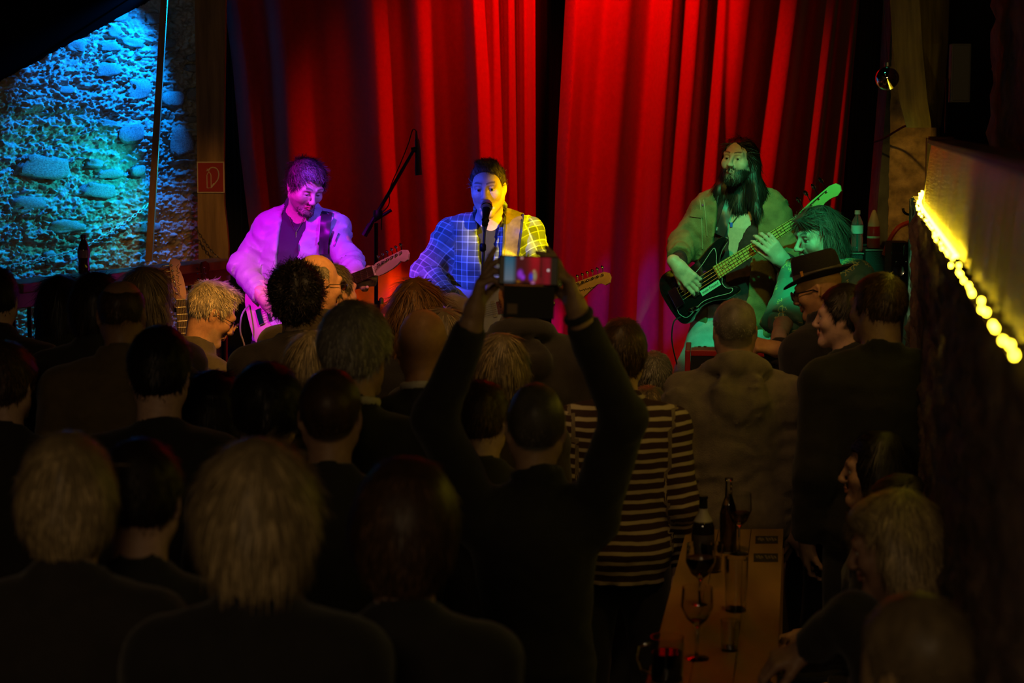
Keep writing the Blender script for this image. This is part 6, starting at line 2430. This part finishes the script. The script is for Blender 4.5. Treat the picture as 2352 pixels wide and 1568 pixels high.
# ------------------------------------------------------------------ phone holder, hat wearer, table, things at the sides
def atz(px, py, z):
    a, b = at(px, py, 1.0), at(px, py, 2.0)
    t = (z - a.z) / (b.z - a.z)
    return a + (b - a) * t


# ---- person holding up the phone
p = at(1230, 880, 5.28)
J = skel(p.x, p.y, p.z, 0, 0, -4, hair=.010, hs=.98, sw=.175)
J['elL'], J['wrL'] = P(1000, 962, 5.10), P(1084, 742, 5.02)
J['elR'], J['wrR'] = P(1432, 955, 5.10), P(1333, 735, 5.02)
J['hands'] = {'L': dict(W=P(1088, 722, 5.02), d=V3(.16, .02, .75), n=V3(.85, -.05, -.2), curl=((.10, .12, .1), (.35, .6, .5), (.7, .8, .6), (.9, .9, .6)), thumb=(.85, .25), sc=1.0, spread=.12),
              'R': dict(W=P(1326, 715, 5.02), d=V3(-.22, .02, .72), n=V3(-.8, -.15, -.2), curl=((.12, .15, .1), (.3, .4, .3), (.6, .7, .5), (.8, .8, .6)), thumb=(.75, .1), sc=1.02, spread=.12)}
o26, J26 = watcher('w26', 'person in black holding up a phone with both raised arms', 1230, 880, 852, 'crop', H_DKGREY, BLACK_C, J=J, skin=(.36, .22, .13), scalp=(.07, .065, .05), collar='shirt', th=.010, face=False, g=1.02, margin=.020,
                   topargs=dict(cuff=.046, sleeve=.97))
S = SDF(J['wrR'] - .1, J['wrR'] + .1, .005)
S.ring(J['wrR'] + nrm(J['wrR'] - J['elR']) * .012, J['wrR'] - J['elR'], .034, .007, k=.004, sq=1.6)
V_, Q_ = S.surface()
obj('wristband', mesh_np('wristband', V_ - J['root'], Q_), NAVY_C, o26)

pc = at(1214, 621, 4.96)
ph = empty('smartphone', pc, 'smartphone in an open flip cover filming the stage', 'phone')
ph.rotation_euler = (math.radians(-7), math.radians(2.0), 0)
pw, phh = .152, .074
MB().box((0, .004, 0), (pw, .009, phh), None, .003).build('case', mat('phone_black', (.010, .010, .011), .35), ph)
gx, gz = 57, 26
V, F, C = [], [], []
for i in range(gx + 1):
    for j in range(gz + 1):
        u, v = i / gx, j / gz
        V.append(((u - .5) * (pw - .034) - .002, -.0012, (v - .5) * (phh - .006)))
        c = np.array([.040, .002, .004])
        c = c + np.array([.22, .0, .004]) * math.exp(-((u - .66) / .14) ** 2) * (.35 + .65 * v)
        c = c + np.array([.10, .0, .004]) * math.exp(-((u - .92) / .08) ** 2)
        c = c * (0.25 if abs(u - .78) < .022 and v > .25 else 1)
        if u < .26:
            w = min(1, (.26 - u) / .05)
            c = c * (1 - w) + w * (np.array([.008, .075, .13]) * v + np.array([.10, .12, .15]) * (1 - v)) * (1 if u < .18 else .6)
        for (cu, cv, su, sv, col) in ((.34, .36, .060, .16, (.20, .02, .42)), (.40, .24, .045, .10, (.22, .02, .5)), (.575, .26, .045, .15, (.01, .02, .42)), (.655, .30, .042, .18, (.20, .17, .08)), (.635, .48, .022, .05, (.35, .24, .12)), (.62, .04, .04, .07, (.30, .10, .22)), (.30, .08, .05, .05, (.16, .06, .0))):
            w = math.exp(-(((u - cu) / su) ** 2 + ((v - cv) / sv) ** 2) ** 2)
            c = c * (1 - w) + np.array(col) * w
        if v < .10 and u < .55 and not (.28 < u < .40):
            c = c * .3
        C.append(c)
for i in range(gx):
    for j in range(gz):
        a = i * (gz + 1) + j
        F.append((a, a + gz + 1, a + gz + 2, a + 1))
me = mesh_np('display', V, np.array(F))
color_attr(me, np.array(C))
dm_ = bpy.data.materials.new('phone_display')
dm_.use_nodes = True
nt = dm_.node_tree
a_ = nt.nodes.new('ShaderNodeAttribute')
a_.attribute_name = 'Col'
b_ = nt.nodes['Principled BSDF']
b_.inputs['Base Color'].default_value = (.01, .01, .01, 1)
nt.links.new(a_.outputs['Color'], b_.inputs['Emission Color'])
b_.inputs['Emission Strength'].default_value = 1.0
obj('display', me, dm_, ph)
MB().lathe([(.0032, 0), (.0032, .0006)], (pw / 2 - .026, -.0016, .002), 14, Matrix.Rotation(math.pi / 2, 3, 'X')).build('shutter_button', mat('ui_white', (.5, .5, .5), .4, emit=(.55, .5, .5), estr=.8), ph)
MB().lathe([(.0035, 0), (.0035, .0006)], (-.018, -.0016, .031), 14, Matrix.Rotation(math.pi / 2, 3, 'X')).build('screen_icon', mat('ui_pink', (.5, .4, .4), .4, emit=(.5, .25, .25), estr=.6), ph)
MB().box((.004, .020, -.080), (pw - .022, .004, .085), Matrix.Rotation(math.radians(14), 3, 'X'), .0015).build('flip_cover', mat('cover_leather', (.016, .014, .012), .6), ph)
MB().box((-.038, .0165, -.098), (.026, .0015, .026), Matrix.Rotation(math.radians(14), 3, 'X')).build('cover_patch', mat('cover_patch', (.20, .13, .07), .6), ph)

# ---- man in the hat
p = at(1882, 600, 7.45)
J = skel(p.x, p.y, p.z, -52, -66, -16, hair=.0, hs=.90, sw=.18)
J['elR'], J['wrR'] = P(1828, 838, 7.60), P(1786, 803, 7.42)
J['hands'] = {'R': dict(W=P(1786, 803, 7.42), d=V3(-.8, -.1, .22), n=V3(.1, .5, -.8), curl=(1.1, 1.15, 1.2, 1.2), thumb=(.5, .6), sc=1.02)}
o31, J31 = watcher('w31', 'man in a black felt hat and glasses with amber-lit face and raised fist', 1880, 605, 604, 'bald', None, BLACK_C, J=J, skin=(.52, .27, .14), face=True, hyaw=-66, collar='stand', name='coat', g=1.06, margin=.026, hem=-.22,
                   colargs=dict(stubble=.2, brow=(.05, .03, .02)))
glasses(J31, o31, J31['root'], None, .0026)
c, R, hs = J31['head'], J31['R'], J31['hs'] * 1.0
TH = lambda x, y, z: Vector(c + R @ (V3(x, y, z) * hs) - J31['root'])
felt = mat('black_felt', (.014, .013, .013), .9, bump=.3, bscale=300)
nseg = 40
rings = []
for (a, b, z, k) in [(.084, .104, .050, 0), (.086, .106, .080, 0), (.083, .103, .120, 0), (.078, .098, .148, .004), (.066, .086, .160, .010), (.04, .055, .156, .016), (.008, .01, .150, .018)]:
    ring = []
    for i in range(nseg):
        t = 2 * math.pi * i / nseg
        dz = -k * (1 - abs(math.cos(t)) ** 2) - .010 * (math.sin(t) > .6) * (z > .13)
        ring.append(TH(a * math.cos(t), -.012 + b * math.sin(t), z + dz * 0 - (k if abs(math.cos(t)) < .35 else 0)))
    rings.append(ring)
V = [q for r in rings for q in r]
F = [(i * nseg + k, i * nseg + (k + 1) % nseg, (i + 1) * nseg + (k + 1) % nseg, (i + 1) * nseg + k) for i in range(len(rings) - 1) for k in range(nseg)]
F.append(tuple(range((len(rings) - 1) * nseg, len(rings) * nseg)))
hat = MB().add(V, F).build('felt_hat', felt, o31, True)
V, F = [], []
for lay in (0, 1):
    for j, rr in enumerate((0, .5, 1.0)):
        for i in range(nseg):
            t = 2 * math.pi * i / nseg
            w = .050 * rr
            up_b = .020 * rr * rr * (math.cos(t) ** 2) - .016 * rr * (math.sin(t) > 0) * math.sin(t) + .014 * rr * rr * (math.sin(t) < 0) * -math.sin(t)
            V.append(TH((.082 + w) * math.cos(t), -.012 + (.102 + w * 1.1) * math.sin(t), .052 + up_b + (.004 if lay == 0 else 0)))
for lay in (0, 1):
    for j in range(2):
        for i in range(nseg):
            q4 = (lay * 3 * nseg + j * nseg + i, lay * 3 * nseg + j * nseg + (i + 1) % nseg, lay * 3 * nseg + (j + 1) * nseg + (i + 1) % nseg, lay * 3 * nseg + (j + 1) * nseg + i)
            F.append(q4 if lay == 0 else q4[::-1])
for i in range(nseg):
    i2 = (i + 1) % nseg
    F.append((2 * nseg + i, 2 * nseg + i2, 5 * nseg + i2, 5 * nseg + i))
MB().add(V, F).build('brim', felt, hat, True)
V, F = [], []
for z in (.060, .084):
    for i in range(nseg):
        t = 2 * math.pi * i / nseg
        V.append(TH(.0885 * math.cos(t), -.012 + .1085 * math.sin(t), z))
F = [(i, (i + 1) % nseg, nseg + (i + 1) % nseg, nseg + i) for i in range(nseg)]
MB().add(V, F).build('hat_band', mat('hat_band', (.10, .085, .075), .6, noise=.5, nscale=80, stretch=(.2, .2, 3)), hat, True)
bd = TH(-.083, .030, .078)
MB().box(bd, (.012, .010, .030), Matrix([list(r) for r in R]), .002).build('badge', mat('badge_amber', (.55, .25, .03), .4), hat)

# ---- table and drinks
TZ = .86
table_m = mat('table_wood', (.30, .17, .055), .42, noise=.35, nscale=5, stretch=(1.5, .3, 1))
c4 = [atz(1576, 1216, TZ), atz(1800, 1214, TZ), atz(1784, 1600, TZ), atz(1474, 1600, TZ)]
tc_ = (c4[0] + c4[1] + c4[2] + c4[3]) / 4
tb = empty('narrow_table', (tc_.x, tc_.y, 0), 'long narrow wooden table with drinks at lower right', 'table')
off = Vector((tc_.x, tc_.y, 0))
npl = 3
for i in range(npl):
    f0, f1 = i / npl + .004, (i + 1) / npl - .004
    a, b = c4[0].lerp(c4[1], f0), c4[0].lerp(c4[1], f1)
    d_, e_ = c4[3].lerp(c4[2], f0), c4[3].lerp(c4[2], f1)
    V = [a, b, e_, d_]
    V = [v - off for v in V] + [v - off - Vector((0, 0, .03)) for v in V]
    MB().add(V, [(3, 2, 1, 0), (4, 5, 6, 7), (0, 1, 5, 4), (1, 2, 6, 5), (2, 3, 7, 6), (3, 0, 4, 7)]).build('plank', table_m, tb)
for q in (c4[0].lerp(c4[2], .08), c4[1].lerp(c4[3], .08), c4[2].lerp(c4[0], .08), c4[3].lerp(c4[1], .08)):
    MB().box(Vector((q.x, q.y, (TZ - .03) / 2)) - off, (.05, .05, TZ - .03)).build('leg', table_m, tb)

glass_m = mat('clear_glass', (.95, .96, .95), .03, trans=1.0, ior=1.45)
wine_m = mat('red_wine', (.42, .015, .015), .05, trans=.85, ior=1.34)
beer_m = mat('amber_drink', (.45, .16, .02), .05, trans=.85, ior=1.34)
water_m = mat('water', (.85, .9, .9), .02, trans=1.0, ior=1.33)


def wine_glass(px, py, label, h=.19, r=.036, fill=.45, liq=None):
    q = atz(px, py, TZ)
    g = empty('wine_glass', (q.x, q.y, TZ), label, 'glass', 'drinks on the narrow table')
    b0 = h * .46
    prof = [(.032, .0), (.032, .002), (.006, .006), (.0035, .015), (.0035, b0 - .01), (.008, b0), (r * .65, b0 + (h - b0) * .18), (r, b0 + (h - b0) * .5), (r * .93, h), (r * .90, h), (r * .965, b0 + (h - b0) * .5), (r * .61, b0 + (h - b0) * .2), (.004, b0 + .006)]
    MB().lathe(prof, n=24).build('bowl_and_stem', glass_m, g, True)
    if fill > 0:
        z1 = b0 + (h - b0) * fill
        zs = np.linspace(b0 + .007, z1, 6)
        rr = np.interp(zs, [b0 + .006, b0 + (h - b0) * .2, b0 + (h - b0) * .5, h], [.004, r * .60, r * .95, r * .89])
        MB().lathe([(a, z) for a, z in zip(rr * .985, zs)], n=24).build('wine', liq or wine_m, g, True)
    return g


def tumbler(px, py, label, h, r0, r1, fill, liq, handle=False, name='tumbler'):
    q = atz(px, py, TZ)
    g = empty(name, (q.x, q.y, TZ), label, 'glass', 'drinks on the narrow table')
    MB().lathe([(r0, 0), (r1, h), (r1 - .002, h), (r0 - .002, .008), (.002, .008)], n=24).build('glass_wall', glass_m, g, True)
    if fill > 0:
        MB().lathe([(r0 - .0025, .009), (r0 + (r1 - r0) * fill - .0025, h * fill)], n=24).build('drink', liq, g, True)
    if handle:
        MB().tube([(-r1 + .002, 0, h * .85), (-r1 - .03, 0, h * .8), (-r1 - .036, 0, h * .5), (-r1 - .025, 0, h * .22), (-r0 + .001, 0, h * .15)], .006, 8).build('handle', glass_m, g, True)
    return g


def bottle(name, loc, label, cat, prof, m, parts=(), group=None):
    g = empty(name, loc, label, cat, group)
    MB().lathe(prof, n=20).build('body', m, g, True)
    for nm, pr, mm in parts:
        MB().lathe(pr, n=20).build(nm, mm, g, True)
    return g


wine_glass(1697, 1272, 'wine glass with red wine farthest from the camera on the table', .20, .040, .42)
wine_glass(1608, 1398, 'large wine glass with dark red wine in the middle of the table', .19, .043, .62)
wine_glass(1600, 1512, 'nearly empty wine glass with an orange drop at the near end of the table', .19, .042, .14, beer_m)
tumbler(1634, 1312, 'low dark tumbler right of the dark bottle', .09, .030, .036, .5, wine_m)
tumbler(1690, 1402, 'tall clear water glass in the middle of the table', .155, .030, .034, .0, water_m)
tumbler(1676, 1492, 'small clear glass at the near end of the table', .08, .022, .026, .0, water_m)
tumbler(1532, 1560, 'glass mug with handle and dark drink at the near left of the table', .11, .040, .042, .65, mat('dark_drink', (.10, .02, .012), .05, trans=.7), True, 'glass_mug')
q = atz(1614, 1292, TZ)
bottle('dark_bottle', (q.x, q.y, TZ), 'dark bottle with a pale neck label standing among the glasses', 'bottle', [(.034, 0), (.036, .004), (.036, .115), (.030, .135), (.014, .165), (.013, .205), (.015, .207), (.015, .215)], mat('dark_glass', (.012, .010, .008), .08, coat=.5),
       [('label', [(.0365, .03), (.0365, .095)], mat('label_dark', (.05, .04, .03), .6)), ('neck_label', [(.0305, .134), (.0150, .164), (.0142, .176)], mat('label_pale', (.30, .28, .24), .5))], 'drinks on the narrow table')
q = atz(1672, 1268, TZ)
bottle('clear_bottle', (q.x, q.y, TZ), 'slim clear bottle with yellow drink behind the glasses on the table', 'bottle', [(.026, 0), (.028, .004), (.028, .13), (.022, .155), (.012, .185), (.011, .235), (.013, .237), (.013, .245)], glass_m,
       [('drink', [(.0255, .006), (.0265, .125), (.02, .15)], mat('yellow_drink', (.35, .25, .04), .05, trans=.7))], 'drinks on the narrow table')
card_m = mat('card_dark', (.022, .018, .013), .6)
mark_m = mat('card_marks', (.16, .12, .06), .6)
for (x0, x1, y0, y1, lb) in ((1735, 1787, 1231, 1247, 'dark printed card at the far end of the narrow table'), (1731, 1787, 1271, 1289, 'second dark printed card nearer on the narrow table')):
    a, b, c_, d_ = atz(x0, y1, TZ + .002), atz(x1, y1, TZ + .002), atz(x1, y0, TZ + .002), atz(x0, y0, TZ + .002)
    cc = (a + b + c_ + d_) / 4
    cd = empty('printed_card', cc, lb, 'card', 'cards on the narrow table')
    V = [v - cc + Vector((0, 0, z)) for z in (.001, -.0015) for v in (a, b, c_, d_)]
    MB().add(V, [(0, 1, 2, 3), (7, 6, 5, 4), (0, 4, 5, 1), (1, 5, 6, 2), (2, 6, 7, 3), (3, 7, 4, 0)]).build('card', card_m, cd)
    mb = MB()
    for i, f in enumerate((.14, .24, .34, .52, .64, .76, .88)):
        pt = (a.lerp(b, f) + d_.lerp(c_, f)) / 2 - cc
        mb.box(pt + Vector((0, 0, .0016)), (.006, (d_ - a).length * (.5 if i % 2 else .3), .0008))
    mb.build('print', mark_m, cd)

# ---- benches for those who sit
bench_m = mat('bench_wood', (.06, .035, .02), .6)


def bench(x, y, z, label, rz=0, L=.5):
    b = empty('bench', (x, y, 0), label, 'bench')
    b.rotation_euler[2] = rz
    MB().box((0, 0, z - .02), (.34, L, .04), None, .005).build('seat', bench_m, b)
    for sx in (-1, 1):
        for sy in (-1, 1):
            MB().box((sx * .13, sy * (L / 2 - .05), (z - .04) / 2), (.04, .04, z - .04)).build('leg', bench_m, b)
    return b


for k_, lb in (('w31b', 'dark bench at the stage front under the grey-haired seated person'), ('w34', 'dark bench under the dark-haired woman at the right wall'), ('w36', 'dark bench under the blond-grey woman at the table'), ('w37', 'dark seat under the grey-headed person in the corner')):
    jj = PEOPLE[k_][1]
    bench(jj['pelvis'][0], jj['pelvis'][1], jj['pelvis'][2] - .13, lb, -YAW, .42)

# ---- bottle on the railing
best = min(((abs(1176 + 4500 * (ra + (rb - ra) * t).x / ((ra + (rb - ra) * t).y) - 191), t) for t in np.linspace(0, 1, 400)))
q = ra + (rb - ra) * best[1]
cola = mat('cola', (.035, .015, .02), .08, coat=.6)
bottle('drink_bottle', (q.x, q.y, q.z + .022), 'small dark plastic bottle with a label standing on the railing', 'bottle', [(.020, 0), (.024, .006), (.024, .03), (.021, .045), (.024, .07), (.025, .10), (.018, .125), (.010, .142), (.010, .150)], cola,
       [('label', [(.0256, .068), (.0262, .100)], mat('cola_label', (.20, .10, .22), .5)), ('cap', [(.0125, .148), (.0125, .162), (.010, .164)], mat('cap_blue', (.03, .03, .12), .5))])

# ---- amplifiers and things at the right of the stage
amp_m = mat('amp_vinyl', (.020, .020, .020), .6, bump=.4, bscale=200)
trimg = mat('amp_trim', (.30, .30, .28), .4, metal=.6)


def cabinet(label, x0, x1, ytop, Y, depth):
    A, B = at(x0, ytop, Y), at(x1, ytop, Y)
    w, h = B.x - A.x, A.z - STAGE_Z
    o = empty('speaker_cabinet', ((A.x + B.x) / 2, Y + depth / 2, STAGE_Z), label, 'amplifier')
    MB().box((0, 0, h / 2), (w, depth, h), None, .006).build('body', amp_m, o)
    MB().box((0, -depth / 2 - .004, h / 2 - .02), (w - .03, .006, h - .10)).build('grille', mat('amp_grille', (.03, .03, .032), .9), o)
    MB().box((0, -depth / 2 + .0, h - .004), (w, .012, .006)).build('edge_trim', trimg, o)
    MB().box((0, 0, h + .008), (.10, .03, .012), None, .004).build('handle', amp_m, o)
    return o, A.z


cab1, z1 = cabinet('grey-edged speaker cabinet behind the keyboard player', 1936, 1984, 580, 9.0, .36)
cab2, z2 = cabinet('plain black speaker cabinet beside the leaning flight case', 1988, 2036, 572, 9.0, .34)
pet = mat('pet_clear', (.86, .88, .86), .06, trans=.92, ior=1.3)
q = at(1968, 572, 9.06)
bottle('water_bottle', (q.x, q.y, z1 + .003), 'clear plastic water bottle with white label on the speaker cabinet', 'bottle', [(.024, 0), (.028, .006), (.028, .06), (.026, .07), (.028, .08), (.028, .125), (.022, .145), (.011, .165), (.011, .172)], pet,
       [('label', [(.0285, .082), (.0285, .120)], mat('label_white', (.55, .55, .52), .6)), ('cap', [(.0135, .170), (.0135, .187), (.011, .189)], mat('cap_white', (.6, .6, .62), .5))])
q = at(2006, 570, 9.04)
bottle('squeeze_bottle', (q.x, q.y, z2 + .003), 'red squeeze bottle with pale conical top on the speaker cabinet', 'bottle', [(.026, 0), (.030, .008), (.030, .075), (.028, .09), (.029, .10)], mat('red_plastic', (.45, .02, .015), .3),
       [('label', [(.0306, .046), (.0306, .056)], mat('label_cream', (.6, .5, .36), .6)), ('cone_top', [(.028, .100), (.027, .115), (.018, .145), (.008, .172), (.003, .176)], mat('cone_pale', (.50, .46, .32), .5))])
A = at(2068, 556, 8.75)
fc = empty('flight_case', (A.x, 8.80, STAGE_Z), 'upright black flight case with chrome latches beside the right wall edge', 'case')
fh = A.z - STAGE_Z
MB().box((0, 0, fh / 2), (.088, .16, fh), None, .006).build('body', amp_m, fc)
MB().box((0, -.084, fh - .045), (.086, .006, .010)).build('edge_strip', mat('chrome'), fc)
MB().box((.012, -.086, fh - .035), (.010, .008, .05), None, .002).build('latch', mat('chrome'), fc)
MB().lathe([(.026, 0), (.026, .006), (.018, .004), (.004, .003)], (-.012, -.081, fh - .125), 20, Matrix.Rotation(math.pi / 2, 3, 'X')).build('handle_cup', mat('chrome'), fc, True)
for sx in (-1, 1):
    MB().lathe([(.006, 0), (.006, .004), (.002, .006)], (sx * .022, -.081, fh - .085), 10, Matrix.Rotation(math.pi / 2, 3, 'X')).build('rivet', mat('chrome'), fc, True)
rc = smooth_curve([tuple(at(2030, 585, 8.98)), tuple(at(2045, 548, 8.96)), tuple(at(2064, 522, 8.95)), tuple(at(2086, 511, 8.98))], 6, False)
ro_ = MB().tube([Vector(v) for v in rc], .011, 8).build('red_hose', mat('hose_red', (.55, .06, .02), .45), None, True)
tag(ro_, 'red hose arching over the flight case to the plastered wall', 'hose')
A, B = at(2076, 668, 8.45), at(2070, 800, 8.45)
pk = MB().box((A.x, 8.45, A.z / 2 + .1), (.035, .02, A.z - .2), Matrix.Rotation(.04, 3, 'Y'), .002).build('teal_board', mat('teal_plank', (.10, .32, .30), .6, noise=.3, nscale=12))  # teal base colour throughout, mottled at random
pk.data.transform(Matrix.Identity(4))
tag(pk, 'narrow teal board leaning at the stone edge of the right wall', 'board')
wc = smooth_curve([tuple(at(2008, 326, 9.2)), tuple(at(2030, 318, 9.1)), tuple(at(2060, 300, 8.9)), tuple(at(2085, 288, 8.6)), tuple(at(2130, 287, 8.3))], 5, False)
wo = MB().tube([Vector(v) for v in wc], .005, 6).build('wall_cable', iron, None, True)
tag(wo, 'dark cable looping from the plastered pier to the wooden brace', 'cable')
hk = smooth_curve([tuple(at(2094, 492, 9.0)), tuple(at(2084, 492, 8.98)), tuple(at(2076, 486, 8.97)), tuple(at(2074, 478, 8.97))], 4, False)
ho = MB().tube([Vector(v) for v in hk], .006, 6).build('wall_hook', iron, None, True)
tag(ho, 'dark iron hook in the ochre plaster above the red hose', 'hook')

# ---- chains
link_bm = MB()
lp = [Vector((.011 * math.cos(a), 0, .006 * math.sin(a))) for a in np.linspace(0, 2 * math.pi, 13)]
link_bm.tube(lp, .0022, 5, False)


def chain(label, path, m, scale=1.0):
    P_ = [Vector(v) for v in path]
    o = empty('chain', P_[0], label, 'chain')
    L = [0]
    for i in range(1, len(P_)):
        L.append(L[-1] + (P_[i] - P_[i - 1]).length)
    s, i = 0, 0
    first = None
    while s < L[-1]:
        k = max(j for j in range(len(L)) if L[j] <= s)
        k = min(k, len(P_) - 2)
        t = (s - L[k]) / (L[k + 1] - L[k])
        p = P_[k].lerp(P_[k + 1], t)
        d = (P_[k + 1] - P_[k]).normalized()
        if first is None:
            first = link_bm.build('chain_link', m, None, True)
            c = first
            COL.objects.unlink(c)
            link(c, o)
        else:
            c = first.copy()
            link(c, o)
        M = basis(d, (0, -1, .3) if i % 2 else (0, .3, 1), p - P_[0])
        c.matrix_local = M @ Matrix.Scale(scale, 4)
        s += .0165 * scale
        i += 1
    return o


path = []
for px, py in smooth_curve([(20, 606), (110, 586), (180, 562), (240, 528), (290, 494), (326, 464)], 6, False):
    u, z = wall_u_from_px(px, py)
    pl_ = np.array(WP0) + wd * u + wn * .075
    path.append((pl_[0], pl_[1], z))
chain('pale chain hanging slack across the blue-lit stone wall', path, mat('chain_pale', (.55, .52, .48), .4, metal=.5), 1.15)
chain('dark chain hanging across the foot of the wooden post', [tuple(at(px, py, 9.54)) for px, py in smooth_curve([(452, 528), (468, 552), (488, 578), (512, 600)], 6, False)], mat('chain_dark', (.12, .09, .06), .45, metal=.7), .95)
